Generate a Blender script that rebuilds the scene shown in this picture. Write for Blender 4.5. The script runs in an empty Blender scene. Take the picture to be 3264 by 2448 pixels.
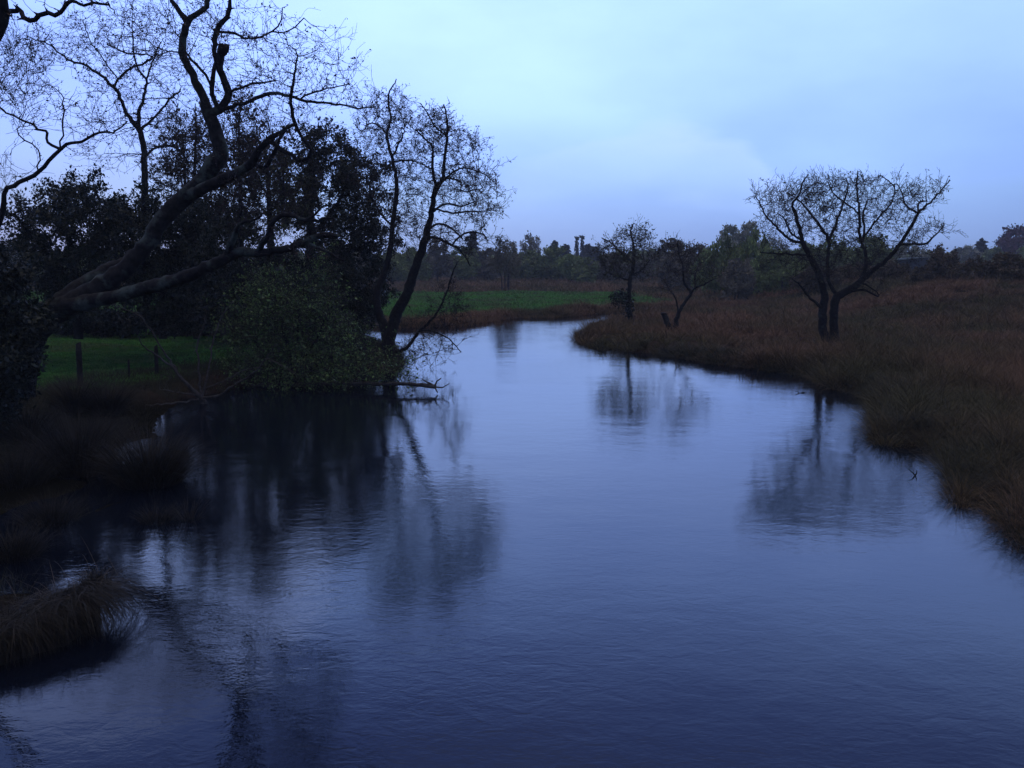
import bpy, math, random
import numpy as np
R = math.radians
C = bpy.context.scene.collection
rng = np.random.default_rng(7)
random.seed(7)

# ------------------------------------------------------------------ camera
CAMH, PITCH = 3.6, math.atan(394.7/2826.0)
FX, CX, CY = 2826.0, 1632.0, 1224.0
cam_d = bpy.data.cameras.new('camera'); cam = bpy.data.objects.new('camera', cam_d); C.objects.link(cam)
cam.location = (0, 0, CAMH); cam.rotation_euler = (R(90)-PITCH, 0, 0)
cam_d.sensor_width = 36; cam_d.lens = 36*FX/3264.0
cam_d.clip_start = 0.05; cam_d.clip_end = 5000
bpy.context.scene.camera = cam

# ------------------------------------------------------------------ sky
SUN_EL, SUN_AZ = R(4), R(-25)
world = bpy.data.worlds.new('World'); bpy.context.scene.world = world
world.use_nodes = True
nt = world.node_tree; nt.nodes.clear()
def N(nt, kind, **kw):
    n = nt.nodes.new(kind)
    for k, v in kw.items():
        if k in n.inputs.keys() if isinstance(k, str) and not hasattr(n, k) else False: n.inputs[k].default_value = v
        else: setattr(n, k, v)
    return n
def math_node(nt, op, a, b=None, c=None, clamp=False):
    n = nt.nodes.new('ShaderNodeMath'); n.operation = op; n.use_clamp = clamp
    for i, v in enumerate((a, b, c)):
        if v is None: continue
        if isinstance(v, (int, float)): n.inputs[i].default_value = v
        else: nt.links.new(v, n.inputs[i])
    return n.outputs[0]
def ramp(nt, fac, stops, interp='LINEAR'):
    n = nt.nodes.new('ShaderNodeValToRGB'); n.color_ramp.interpolation = interp
    els = n.color_ramp.elements
    while len(els) > 1: els.remove(els[-1])
    els[0].position = stops[0][0]; els[0].color = (*stops[0][1], 1)
    for p, c in stops[1:]:
        e = els.new(p); e.color = (*c, 1)
    nt.links.new(fac, n.inputs[0]); return n.outputs[0]
def mixc(nt, fac, a, b, blend='MIX'):
    n = nt.nodes.new('ShaderNodeMix'); n.data_type = 'RGBA'; n.blend_type = blend
    for i, v in ((0, fac), (6, a), (7, b)):
        if isinstance(v, (int, float)): n.inputs[i].default_value = v
        elif isinstance(v, tuple): n.inputs[i].default_value = (*v, 1)
        else: nt.links.new(v, n.inputs[i])
    return n.outputs[2]

tc = nt.nodes.new('ShaderNodeTexCoord')
sep = nt.nodes.new('ShaderNodeSeparateXYZ'); nt.links.new(tc.outputs['Generated'], sep.inputs[0])
zc = math_node(nt, 'MAXIMUM', sep.outputs[2], 0.0)
grad = ramp(nt, zc, [(0.0, (0.345, 0.515, 0.98)), (0.03, (0.35, 0.53, 1.02)), (0.07, (0.40, 0.63, 1.18)), (0.11, (0.47, 0.74, 1.55)),
                     (0.17, (0.56, 0.86, 1.85)), (0.26, (0.66, 0.99, 2.1)), (0.34, (0.70, 1.12, 2.5)), (0.50, (0.34, 0.53, 1.55)),
                     (0.64, (0.66, 0.72, 0.95)), (1.0, (1.6, 1.42, 1.22))])
# the west, where the light is, is brighter than the sky overhead and behind
dotn = nt.nodes.new('ShaderNodeVectorMath'); dotn.operation = 'DOT_PRODUCT'
nt.links.new(tc.outputs['Generated'], dotn.inputs[0]); dotn.inputs[1].default_value = (-0.03, 0.999, 0.0)
side = ramp(nt, math_node(nt, 'MULTIPLY_ADD', dotn.outputs['Value'], 0.5, 0.5),
            [(0.0, (.30, .30, .34)), (0.5, (.42, .42, .46)), (0.86, (.62, .64, .68)), (0.93, (.76, .79, .84)), (0.975, (.92, .94, .97)), (1.0, (1.03, 1.03, 1.02))])
col = mixc(nt, 1.0, grad, side, 'MULTIPLY')
# soft cloud structure
mp = nt.nodes.new('ShaderNodeMapping'); nt.links.new(tc.outputs['Generated'], mp.inputs[0]); mp.inputs['Scale'].default_value = (1, 1, 2.6)
nz = nt.nodes.new('ShaderNodeTexNoise'); nt.links.new(mp.outputs[0], nz.inputs['Vector'])
nz.inputs['Scale'].default_value = 3.2; nz.inputs['Detail'].default_value = 5; nz.inputs['Roughness'].default_value = 0.5
cl = ramp(nt, nz.outputs[0], [(0.32, (.82, .84, .90)), (0.52, (1, 1, 1)), (0.68, (1.13, 1.12, 1.06))])
col = mixc(nt, 0.8, col, mixc(nt, 1.0, col, cl, 'MULTIPLY'))
# one pale cloud bank low ahead and to the right: bright upper edge, fading away below
ax = math_node(nt, 'DIVIDE', sep.outputs[0], sep.outputs[1])
nz2 = nt.nodes.new('ShaderNodeTexNoise'); nt.links.new(mp.outputs[0], nz2.inputs['Vector']); nz2.inputs['Scale'].default_value = 8; nz2.inputs['Detail'].default_value = 4
wob = math_node(nt, 'MULTIPLY_ADD', nz2.outputs[0], 0.10, -0.05)
axr = math_node(nt, 'SUBTRACT', ax, 0.185)
rr_ = math_node(nt, 'MAXIMUM', axr, 0.0); ll_ = math_node(nt, 'MINIMUM', axr, 0.0)
drop = math_node(nt, 'ADD', math_node(nt, 'MULTIPLY', math_node(nt, 'MULTIPLY', rr_, rr_), 4.6), math_node(nt, 'MULTIPLY', math_node(nt, 'MULTIPLY', ll_, ll_), 1.2))
top = math_node(nt, 'SUBTRACT', math_node(nt, 'SUBTRACT', 0.149, drop), math_node(nt, 'ADD', zc, wob))
edge = math_node(nt, 'MULTIPLY', top, 75, clamp=True)
fall = math_node(nt, 'SUBTRACT', 1.0, math_node(nt, 'MULTIPLY', top, 13, clamp=True), clamp=True)
xw = math_node(nt, 'SUBTRACT', 1.0, math_node(nt, 'MULTIPLY', math_node(nt, 'ABSOLUTE', axr), 4.2), clamp=True)
front = math_node(nt, 'GREATER_THAN', sep.outputs[1], 0.1)
cm = math_node(nt, 'MULTIPLY', math_node(nt, 'MULTIPLY', edge, fall), math_node(nt, 'MULTIPLY', xw, front))
col = mixc(nt, math_node(nt, 'MULTIPLY', cm, 0.75), col, (0.60, 0.84, 1.6))
sky = nt.nodes.new('ShaderNodeTexSky'); sky.sky_type = 'NISHITA'; sky.sun_disc = False
sky.sun_elevation = SUN_EL; sky.sun_rotation = SUN_AZ
b1 = nt.nodes.new('ShaderNodeBackground'); nt.links.new(col, b1.inputs[0]); b1.inputs[1].default_value = 1.0
b2 = nt.nodes.new('ShaderNodeBackground'); nt.links.new(sky.outputs[0], b2.inputs[0]); b2.inputs[1].default_value = 0.05
ms = nt.nodes.new('ShaderNodeMixShader'); ms.inputs[0].default_value = 0.05
nt.links.new(b1.outputs[0], ms.inputs[1]); nt.links.new(b2.outputs[0], ms.inputs[2])
wo = nt.nodes.new('ShaderNodeOutputWorld'); nt.links.new(ms.outputs[0], wo.inputs[0])

sl = bpy.data.lights.new('sun', 'SUN'); sl.energy = 0.06; sl.angle = R(30); sl.color = (0.85, 0.9, 1.0)
so = bpy.data.objects.new('sun', sl); C.objects.link(so)
so.rotation_euler = (R(90)-SUN_EL-R(8), 0, R(180)-SUN_AZ)   # light comes from beyond the river
vs = bpy.context.scene.view_settings
vs.view_transform = 'Standard'; vs.look = 'None'; vs.gamma = 1; vs.exposure = 0

# ------------------------------------------------------------------ pixel (3264 wide) -> world, each at its own distance
def P(x, y, d):
    sp, cp = math.sin(PITCH), math.cos(PITCH)
    a, b = (x-CX)/FX, -(y-CY)/FX
    X, Y, Z = a, cp + b*sp, -sp + b*cp
    k = d/Y
    return np.array([X*k, d, CAMH + Z*k])
def G(x, y, z=0.0):
    sp, cp = math.sin(PITCH), math.cos(PITCH)
    a, b = (x-CX)/FX, -(y-CY)/FX
    X, Y, Z = a, cp + b*sp, -sp + b*cp
    k = (z-CAMH)/Z
    return (X*k, Y*k)

# ------------------------------------------------------------------ noise
def vnoise(x, y, seed=0):
    xi = np.floor(x).astype(np.int64); yi = np.floor(y).astype(np.int64)
    fx = x-xi; fy = y-yi; fx = fx*fx*(3-2*fx); fy = fy*fy*(3-2*fy)
    def h(a, b):
        n = (a*374761393 + b*668265263 + seed*1442695041) & 0x7fffffff
        n = ((n ^ (n >> 13))*1274126177) & 0x7fffffff
        return ((n ^ (n >> 16)) & 0xffff)/65535.0
    return (h(xi, yi)*(1-fx)+h(xi+1, yi)*fx)*(1-fy) + (h(xi, yi+1)*(1-fx)+h(xi+1, yi+1)*fx)*fy
def fnoise(x, y, s=1.0, seed=0, o=3):
    t = 0; a = 0.5; tot = 0
    for i in range(o):
        t = t + a*vnoise(x*s*2**i, y*s*2**i, seed+i); tot += a; a *= 0.5
    return t/tot
def sstep(t):
    t = np.clip(t, 0, 1); return t*t*(3-2*t)

# ------------------------------------------------------------------ river outline and terrain height
RIV = [(5.0, -30), (5.2, 2), (6.0, 8.5)]
RIV += [G(*p) for p in [(3264,1740),(3200,1680),(3120,1612),(3060,1622),(3045,1590),(3035,1500),(3000,1430),(2900,1422),(2800,1418),(2775,1385),
    (2790,1290),(2750,1258),(2640,1240),(2600,1203),(2480,1184),(2340,1168),(2200,1148),(2080,1127),(2010,1124),(1960,1111),(1930,1120),
    (1880,1113),(1860,1095),(1835,1074),(1850,1058),(1890,1044),(1940,1032),(1990,1024),(2100,1012),(2300,1002),(2450,998),(2450,985),
    (2300,984),(2100,990),(1960,997),(1900,1001),(1800,1010),(1700,1017),(1660,1013),(1600,1020),(1500,1038),(1440,1043),(1350,1046),(1260,1047),
    (1110,1038),(1020,1042),(1000,1055),(1100,1072),(1180,1085),(1225,1098),(1268,1110),(1290,1150),(1275,1185),(1180,1195),(1050,1205),
    (900,1215),(760,1238),(650,1262),(580,1272),(545,1300),(505,1330),(490,1375),(540,1410),(600,1440),(640,1480),(600,1560),(430,1590),
    (340,1620),(190,1680),(80,1740),(60,1800),(80,1850),(110,1880),(60,1960),(20,2040),(-60,2130),(-200,2200)]]
RIV += [(-6.2, 5.5), (-6.5, 0), (-6.5, -30)]
RIV = np.array(RIV)
def shore(x, y):
    """signed distance to the river outline, positive on land"""
    x = np.asarray(x, float); y = np.asarray(y, float)
    best = np.full(x.shape, 1e9); inside = np.zeros(x.shape, bool)
    n = len(RIV)
    for i in range(n):
        x0, y0 = RIV[i]; x1, y1 = RIV[(i+1) % n]
        dx, dy = x1-x0, y1-y0
        t = np.clip(((x-x0)*dx+(y-y0)*dy)/(dx*dx+dy*dy+1e-12), 0, 1)
        d = (x-x0-t*dx)**2 + (y-y0-t*dy)**2
        best = np.minimum(best, d)
        c = ((y0 > y) != (y1 > y))
        with np.errstate(divide='ignore', invalid='ignore'):
            xi = dx*(y-y0)/(dy if dy != 0 else 1e-12)+x0
        inside ^= (c & (x < xi))
    d = np.sqrt(best)
    return np.where(inside, -d, d)
def flood(x, y):
    """1 in the flooded rushy ground on the near left"""
    return sstep((-3.0-x)/2.0)*sstep((22.5-y)/1.5)*sstep((y-8)/2)*sstep((x+11.5)/2.5)
def height(x, y, s=None):
    x = np.asarray(x, float); y = np.asarray(y, float)
    if s is None: s = shore(x, y)
    bank = 0.30*sstep(s/0.9) + 0.10*sstep((s-1)/6)
    n = (fnoise(x, y, 0.9, 3)-0.5)*0.16 + (fnoise(x, y, 0.12, 9)-0.5)*0.35*sstep((s-4)/10)
    hum = (fnoise(x, y, 1.1, 41, 2)-0.5)*0.34*sstep((x-2)/3)*sstep((70-y)/10)
    land = bank + (n+hum)*sstep(s/0.8)
    fl = flood(x, y)*sstep(s/0.4)
    land = land*(1-fl) + fl*(-0.085 + (fnoise(x, y, 0.8, 21)-0.5)*0.30 + 0.15*sstep((-6.5-x)/1.5))
    land = land + 1.75*sstep((x-17-0.02*y)/11)*sstep((y-28)/28)*(1-0.45*sstep((y-62)/40))
    land = land + 5.0*sstep((y-230)/500)
    bed = -0.9*sstep(-s/1.6)
    return np.where(s > 0, land, bed)
def height1(x, y): return float(height(np.array([x]), np.array([y]))[0])

# ------------------------------------------------------------------ mesh helpers
def mesh(name, V, quads=None, tris=None, mat=None, parent=None, smooth=False, origin=None):
    V = np.asarray(V, np.float32).reshape(-1, 3)
    if origin is not None: V = V - np.asarray(origin, np.float32)
    quads = np.zeros((0, 4), np.int32) if quads is None else np.asarray(quads, np.int32).reshape(-1, 4)
    tris = np.zeros((0, 3), np.int32) if tris is None else np.asarray(tris, np.int32).reshape(-1, 3)
    me = bpy.data.meshes.new(name)
    me.vertices.add(len(V)); me.vertices.foreach_set('co', V.ravel())
    nl = quads.size + tris.size; me.loops.add(nl)
    me.loops.foreach_set('vertex_index', np.concatenate([quads.ravel(), tris.ravel()]))
    nf = len(quads)+len(tris); me.polygons.add(nf)
    st = np.concatenate([np.arange(len(quads))*4, quads.size + np.arange(len(tris))*3]).astype(np.int32)
    me.polygons.foreach_set('loop_start', st)
    if smooth: me.polygons.foreach_set('use_smooth', np.ones(nf, bool))
    me.update(calc_edges=True); me.validate()
    if mat: me.materials.append(mat)
    o = bpy.data.objects.new(name, me); C.objects.link(o)
    if parent is not None: o.parent = parent
    elif origin is not None: o.location = origin
    return o
def empty(name, loc):
    o = bpy.data.objects.new(name, None); C.objects.link(o); o.location = [float(v) for v in loc]; o.empty_display_size = 0.3; return o
def tag(o, label, cat, group=None, kind=None):
    if label: o['label'] = label
    if cat: o['category'] = cat
    if group: o['group'] = group
    if kind: o['kind'] = kind
    return o

# ------------------------------------------------------------------ materials
def mat_new(name):
    m = bpy.data.materials.new(name); m.use_nodes = True
    b = m.node_tree.nodes['Principled BSDF']; return m, m.node_tree, b
def bark_mat(name, dark, mid, lichen, amount=0.5, scale=5.0):
    m, t, b = mat_new(name)
    tc = t.nodes.new('ShaderNodeTexCoord')
    n1 = t.nodes.new('ShaderNodeTexNoise'); n1.inputs['Scale'].default_value = scale*3; n1.inputs['Detail'].default_value = 6
    n2 = t.nodes.new('ShaderNodeTexNoise'); n2.inputs['Scale'].default_value = scale*0.45; n2.inputs['Detail'].default_value = 5; n2.inputs['Roughness'].default_value = 0.65
    t.links.new(tc.outputs['Object'], n1.inputs['Vector']); t.links.new(tc.outputs['Object'], n2.inputs['Vector'])
    c = ramp(t, n1.outputs[0], [(0.35, dark), (0.65, mid)])
    f = ramp(t, n2.outputs[0], [(0.62-amount*0.3, (0, 0, 0)), (0.74-amount*0.2, (1, 1, 1))])
    c = mixc(t, f, c, lichen)
    t.links.new(c, b.inputs['Base Color']); b.inputs['Roughness'].default_value = 0.9; b.inputs['Specular IOR Level'].default_value = 0.2
    bp = t.nodes.new('ShaderNodeBump'); bp.inputs['Strength'].default_value = 0.7; bp.inputs['Distance'].default_value = 0.02
    t.links.new(n1.outputs[0], bp.inputs['Height']); t.links.new(bp.outputs[0], b.inputs['Normal'])
    return m
def leaf_mat(name, cols, rough=0.6, patch=0.0):
    m, t, b = mat_new(name)
    g = t.nodes.new('ShaderNodeNewGeometry')
    c = ramp(t, g.outputs['Random Per Island'], [(i/(max(1, len(cols)-1)), c) for i, c in enumerate(cols)])
    if patch:
        n = t.nodes.new('ShaderNodeTexNoise'); n.inputs['Scale'].default_value = patch; n.inputs['Detail'].default_value = 3
        t.links.new(g.outputs['Position'], n.inputs['Vector'])
        c = mixc(t, 1.0, c, ramp(t, n.outputs[0], [(0.35, (.55, .55, .6)), (0.65, (1.3, 1.25, 1.2))]), 'MULTIPLY')
    t.links.new(c, b.inputs['Base Color']); b.inputs['Roughness'].default_value = rough; b.inputs['Specular IOR Level'].default_value = 0.25
    return m
M = {}
M['bark'] = bark_mat('bark', (.008, .007, .007), (.022, .020, .018), (.045, .050, .042), 0.2)
M['lichen_bark'] = bark_mat('lichen_bark', (.007, .006, .006), (.022, .020, .018), (.075, .095, .075), 0.30, 3.5)
M['twig'] = bark_mat('twig_bark', (.016, .013, .014), (.040, .030, .030), (.05, .05, .045), 0.2)
M['far_bark'] = bark_mat('far_bark', (.03, .026, .026), (.06, .05, .048), (.07, .07, .06), 0.2)
M['dead_wood'] = bark_mat('dead_wood', (.030, .025, .021), (.070, .060, .050), (.09, .09, .08), 0.4)
M['bud'] = leaf_mat('bud_leaf', [(.05, .022, .018), (.045, .035, .022), (.04, .045, .02), (.06, .03, .03)])
M['young'] = leaf_mat('young_leaf', [(.05, .06, .02), (.07, .08, .025), (.04, .035, .02), (.055, .05, .03)])
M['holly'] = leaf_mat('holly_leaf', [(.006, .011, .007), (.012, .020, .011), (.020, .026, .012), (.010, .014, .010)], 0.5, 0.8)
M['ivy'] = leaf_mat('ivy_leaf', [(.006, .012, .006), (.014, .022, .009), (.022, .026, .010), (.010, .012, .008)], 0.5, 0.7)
M['willow'] = leaf_mat('willow_leaf', [(.085, .160, .040), (.130, .215, .058), (.055, .095, .034), (.15, .19, .065)], 0.6, 0.9)
M['far_green'] = leaf_mat('far_green_leaf', [(0.126, 0.174, 0.059), (0.196, 0.255, 0.075), (0.126, 0.140, 0.059), (0.252, 0.318, 0.094)], 0.8, 0.35)
M['far_brown'] = leaf_mat('far_brown_twig', [(0.140, 0.125, 0.088), (0.180, 0.156, 0.097), (0.100, 0.094, 0.074), (0.200, 0.187, 0.106)], 0.8, 0.35)
M['far_bright'] = leaf_mat('far_fresh_leaf', [(0.156, 0.234, 0.066), (0.234, 0.304, 0.091), (0.127, 0.162, 0.058)], 0.8, 0.35)
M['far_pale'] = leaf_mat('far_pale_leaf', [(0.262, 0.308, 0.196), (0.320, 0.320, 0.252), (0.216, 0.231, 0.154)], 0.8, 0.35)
M['far_copper'] = leaf_mat('far_copper_leaf', [(0.098, 0.051, 0.068), (0.135, 0.066, 0.090), (0.075, 0.051, 0.068)], 0.8, 0.35)
M['far_spruce'] = leaf_mat('far_spruce_needle', [(0.022, 0.030, 0.029), (0.034, 0.043, 0.038), (0.024, 0.029, 0.028)], 0.8)
M['gorse'] = leaf_mat('gorse_spine', [(0.083, 0.059, 0.036), (0.132, 0.089, 0.051), (0.075, 0.075, 0.036), (0.165, 0.108, 0.060)], 0.8, 0.6)
M['rush'] = leaf_mat('rush_stem', [(0.012, 0.012, 0.006), (0.022, 0.017, 0.009), (0.034, 0.025, 0.014), (0.011, 0.010, 0.006), (0.046, 0.034, 0.020)], 0.7, 0.5)
def grass_mat(name, cols_a, cols_b, scale, lo=0.4, hi=0.6):
    m, t, b = mat_new(name)
    g = t.nodes.new('ShaderNodeNewGeometry')
    a = ramp(t, g.outputs['Random Per Island'], [(i/(len(cols_a)-1), c) for i, c in enumerate(cols_a)])
    bb = ramp(t, g.outputs['Random Per Island'], [(i/(len(cols_b)-1), c) for i, c in enumerate(cols_b)])
    n = t.nodes.new('ShaderNodeTexNoise'); n.inputs['Scale'].default_value = scale; n.inputs['Detail'].default_value = 4
    t.links.new(g.outputs['Position'], n.inputs['Vector'])
    f = ramp(t, n.outputs[0], [(lo, (0, 0, 0)), (hi, (1, 1, 1))])
    t.links.new(mixc(t, f, a, bb), b.inputs['Base Color'])
    b.inputs['Roughness'].default_value = 0.8; b.inputs['Specular IOR Level'].default_value = 0.15
    return m
M['meadow'] = grass_mat('meadow_grass', [(.170, .092, .048), (.300, .172, .090), (.088, .052, .030), (.225, .125, .066)],
                        [(.078, .072, .028), (.140, .114, .046), (.040, .035, .016), (.106, .088, .036)], 0.16)
M['green_grass'] = grass_mat('green_grass', [(.085, .24, .038), (.12, .30, .055), (.060, .18, .030)],
                        [(.085, .15, .045), (.14, .17, .06), (.060, .10, .032)], 0.45, 0.44, 0.58)
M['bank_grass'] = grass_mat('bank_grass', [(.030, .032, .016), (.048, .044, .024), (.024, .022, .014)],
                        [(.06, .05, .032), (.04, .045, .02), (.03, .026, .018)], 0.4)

def terrain_mat():
    m, t, b = mat_new('soil_and_turf')
    at = t.nodes.new('ShaderNodeAttribute'); at.attribute_name = 'cover'
    g = t.nodes.new('ShaderNodeNewGeometry')
    n = t.nodes.new('ShaderNodeTexNoise'); n.inputs['Scale'].default_value = 2.2; n.inputs['Detail'].default_value = 8; n.inputs['Roughness'].default_value = 0.7
    t.links.new(g.outputs['Position'], n.inputs['Vector'])
    c = mixc(t, 1.0, at.outputs['Color'], ramp(t, n.outputs[0], [(0.3, (.5, .5, .5)), (0.7, (1.5, 1.5, 1.5))]), 'MULTIPLY')
    t.links.new(c, b.inputs['Base Color']); b.inputs['Roughness'].default_value = 1.0; b.inputs['Specular IOR Level'].default_value = 0.0
    bp = t.nodes.new('ShaderNodeBump'); bp.inputs['Strength'].default_value = 0.8; bp.inputs['Distance'].default_value = 0.12
    t.links.new(n.outputs[0], bp.inputs['Height']); t.links.new(bp.outputs[0], b.inputs['Normal'])
    return m
def water_mat():
    m, t, b = mat_new('river_water')
    b.inputs['Base Color'].default_value = (.004, .006, .012, 1)
    b.inputs['IOR'].default_value = 1.37
    b.inputs['Roughness'].default_value = 0.025
    g = t.nodes.new('ShaderNodeNewGeometry')
    # broad slow undulation, flow ripples, fine chop; patches decide where the chop shows
    def nz(scale, sx, sy, det, rough=0.5, rot=0.0, dist=0.0):
        mp = t.nodes.new('ShaderNodeMapping'); mp.inputs['Scale'].default_value = (sx, sy, 1); mp.inputs['Rotation'].default_value = (0, 0, rot)
        t.links.new(g.outputs['Position'], mp.inputs[0])
        n = t.nodes.new('ShaderNodeTexNoise'); n.inputs['Scale'].default_value = scale; n.inputs['Detail'].default_value = det
        n.inputs['Roughness'].default_value = rough; n.inputs['Distortion'].default_value = dist
        t.links.new(mp.outputs[0], n.inputs['Vector']); return n.outputs[0]
    broad = nz(0.8, 1, 1.2, 2)
    flow = nz(4.5, 0.9, 1.5, 3, 0.55, 0.25, 0.8)
    chop = nz(19.0, 0.8, 1.35, 3, 0.6, 0.3, 0.4)
    patch = nz(0.20, 1, 0.8, 3, 0.5, 0, 1.0)
    pm = ramp(t, patch, [(0.42, (.5, .5, .5)), (0.60, (1, 1, 1))])
    h = math_node(t, 'MULTIPLY', broad, 0.0075)
    h = math_node(t, 'ADD', h, math_node(t, 'MULTIPLY', math_node(t, 'MULTIPLY', flow, pm), 0.0032))
    h = math_node(t, 'ADD', h, math_node(t, 'MULTIPLY', math_node(t, 'MULTIPLY', chop, pm), 0.0013))
    bp = t.nodes.new('ShaderNodeBump'); bp.inputs['Strength'].default_value = 1.0; bp.inputs['Distance'].default_value = 1.0
    t.links.new(h, bp.inputs['Height']); t.links.new(bp.outputs[0], b.inputs['Normal'])
    return m

# ------------------------------------------------------------------ ground sheet and river
def axis(fine0, fine1, step, lo, hi, g=1.18):
    a = list(np.arange(fine0, fine1+1e-6, step)); s = step
    while a[-1] < hi: s *= g; a.append(a[-1]+s)
    s = step
    while a[0] > lo: s *= g; a.insert(0, a[0]-s)
    return np.array(a)
xs = axis(-22, 34, 0.20, -640, 640); ys = axis(6, 70, 0.22, -60, 640)
GX, GY = np.meshgrid(xs, ys)
sx, sy = GX.ravel(), GY.ravel()
S = shore(sx, sy); Z = height(sx, sy, S)
nx, ny = len(xs), len(ys)
idx = np.arange(nx*ny).reshape(ny, nx)
Q = np.stack([idx[:-1, :-1], idx[:-1, 1:], idx[1:, 1:], idx[1:, :-1]], -1).reshape(-1, 4)
ground = mesh('ground', np.stack([sx, sy, Z], -1), quads=Q, mat=terrain_mat(), smooth=True)
tag(ground, None, None, kind='structure')
def green_zone(x, y, s):
    wob = (fnoise(x, y, 0.25, 31)-0.5)*6
    left = sstep((-5.5-x)/2)*sstep((y-21.5)/1.5)*sstep((50-y+wob)/3)*sstep((s-1.2)/1.5)
    far = sstep((y+wob*0.6-49.5-0.45*np.maximum(x,0))/3)*sstep((90-y+wob*0.5)/4)*sstep((13-x+wob*0.6)/4)*sstep((s-0.9)/1.8)
    far2 = sstep((-8-x)/3)*sstep((y-48)/3)*sstep((92-y)/4)*sstep((s-2)/2)
    return np.maximum(np.maximum(left, far), far2)
cov = np.zeros((nx*ny, 4), np.float32); cov[:, 3] = 1
gz = green_zone(sx, sy, S)[:, None]
mz = sstep((fnoise(sx, sy, 0.16, 5)-0.4)/0.2)[:, None]
brown = np.array([.045, .028, .022])*(1-mz) + np.array([.026, .025, .015])*mz
green = np.array([[.030, .085, .020]])
farm = sstep((sy-95)/10)[:, None]
c3 = brown*(1-gz)+green*gz
c3 = c3*(1-farm)+np.array([[.018, .016, .011]])*farm
mud = (1-sstep((S+0.2)/0.8))[:, None]
fl = flood(sx, sy)[:, None]
c3 = c3*(1-mud)+np.array([[.014, .011, .009]])*mud
c3 = c3*(1-fl)+np.array([[.010, .009, .006]])*fl
cov[:, :3] = c3
ca = ground.data.color_attributes.new('cover', 'FLOAT_COLOR', 'POINT'); ca.data.foreach_set('color', cov.ravel())

wv = [(-60, -40, 0), (60, -40, 0), (60, 70, 0), (-60, 70, 0)]
river = mesh('river_water', wv, quads=[(0, 1, 2, 3)], mat=water_mat()); tag(river, None, None, kind='structure')

# ------------------------------------------------------------------ blades
def blades(name, base, az, lean, length, width, droop, mat, parent=None, origin=None, rows=4):
    """arched tapering blades: base (n,3); lean = tilt from vertical at the root, droop = extra tilt gained towards the tip"""
    n = len(base)
    if n == 0: return None
    out = np.stack([np.cos(az), np.sin(az), np.zeros(n)], -1)
    perp = np.stack([-np.sin(az), np.cos(az), np.zeros(n)], -1)
    tw = rng.uniform(0, math.pi, n); sidev = perp*np.cos(tw)[:, None] + out*np.sin(tw)[:, None]
    V = []; p = base.copy()
    for r in range(rows):
        t = r/(rows-1)
        if r:
            th = lean + droop*(t-0.5/(rows-1))**1.3*1.2
            p = p + (out*np.sin(th)[:, None] + np.array([0, 0, 1.0])*np.cos(th)[:, None])*(length/(rows-1))[:, None]
        w = (width*(1-0.75*t**1.5)*0.5)[:, None]
        if r < rows-1: V.append(p - sidev*w); V.append(p + sidev*w)
        else: V.append(p.copy())
    V = np.stack(V, 1); k = V.shape[1]
    b0 = (np.arange(n)*k)[:, None]
    q = []
    for r in range(rows-2):
        q.append(b0 + np.array([[2*r, 2*r+1, 2*r+3, 2*r+2]]))
    q = np.concatenate(q, 0); tr = b0 + np.array([[k-3, k-2, k-1]])
    return mesh(name, V.reshape(-1, 3), quads=q, tris=tr, mat=mat, parent=parent, origin=origin)

def scatter(n, x0, x1, y0, y1, dens):
    """n tries in a box, kept with probability dens(x, y, s)"""
    x = rng.uniform(x0, x1, n); y = rng.uniform(y0, y1, n); s = shore(x, y)
    k = rng.uniform(0, 1, n) < dens(x, y, s)
    return x[k], y[k], s[k]

def sward(name, x, y, s, per, spread, Lr, wscale, lean_r, mat, lmul=None):
    """tufts at x, y with `per` blades each, fanning out of the tuft"""
    n = len(x)
    tl = rng.uniform(Lr[0], Lr[1], n)*(0.35+1.35*fnoise(x, y, 0.7, 77))
    if lmul is not None: tl = tl*lmul
    X = np.repeat(x, per); Y = np.repeat(y, per); TL = np.repeat(tl, per)
    a = rng.uniform(0, 2*math.pi, n*per); rr = rng.uniform(0, 1, n*per)**0.7
    bx = X + np.cos(a)*rr*spread; by = Y + np.sin(a)*rr*spread
    ss = shore(bx, by); bz = height(bx, by, ss)
    bz = np.where(ss < 0.05, np.maximum(bz, -0.05), bz) - 0.02
    L = TL*rng.uniform(0.55, 1.15, n*per)
    lean = lean_r[0] + (lean_r[1]-lean_r[0])*rr*rng.uniform(0.5, 1.3, n*per)
    droop = rng.uniform(0.3, 1.5, n*per)
    w = np.maximum(0.0045, wscale*by)*rng.uniform(0.7, 1.3, n*per)
    az = a + rng.normal(0, 0.35, n*per)
    return blades(name, np.stack([bx, by, bz], -1), az, lean, L, w, droop, mat)

def inview(x, y, m=0.66): return (np.abs(x) < m*y + 2.5)
# right meadow
def d1(x, y, s): return inview(x, y)*(s > -0.06)*(x > 0)*(green_zone(x, y, s) < 0.5)
x, y, s = scatter(9000, 4, 26, 8, 30, d1); o = sward('meadow_grass', x, y, s, 22, 0.24, (0.18, 0.45), 0.00034, (0.1, 1.0), M['meadow'])
tag(o, 'short brown undergrass between the tufts on the near part of the right bank', 'grass', kind='stuff')
x, y, s = scatter(1700, 4, 26, 8, 31, d1); o = sward('tufted_grass', x, y, s, 170, 0.20, (0.55, 1.15), 0.00030, (0.05, 1.25), M['meadow'])
tag(o, 'big shaggy tufts of brown and olive grass on the near part of the right bank', 'grass', kind='stuff')
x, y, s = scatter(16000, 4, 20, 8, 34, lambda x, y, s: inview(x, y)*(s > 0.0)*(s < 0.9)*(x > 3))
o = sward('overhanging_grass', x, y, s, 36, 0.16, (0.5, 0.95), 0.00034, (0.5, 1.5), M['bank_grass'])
tag(o, 'shaggy dark grass drooping over the water along the right bank edge', 'grass', kind='stuff')
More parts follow.
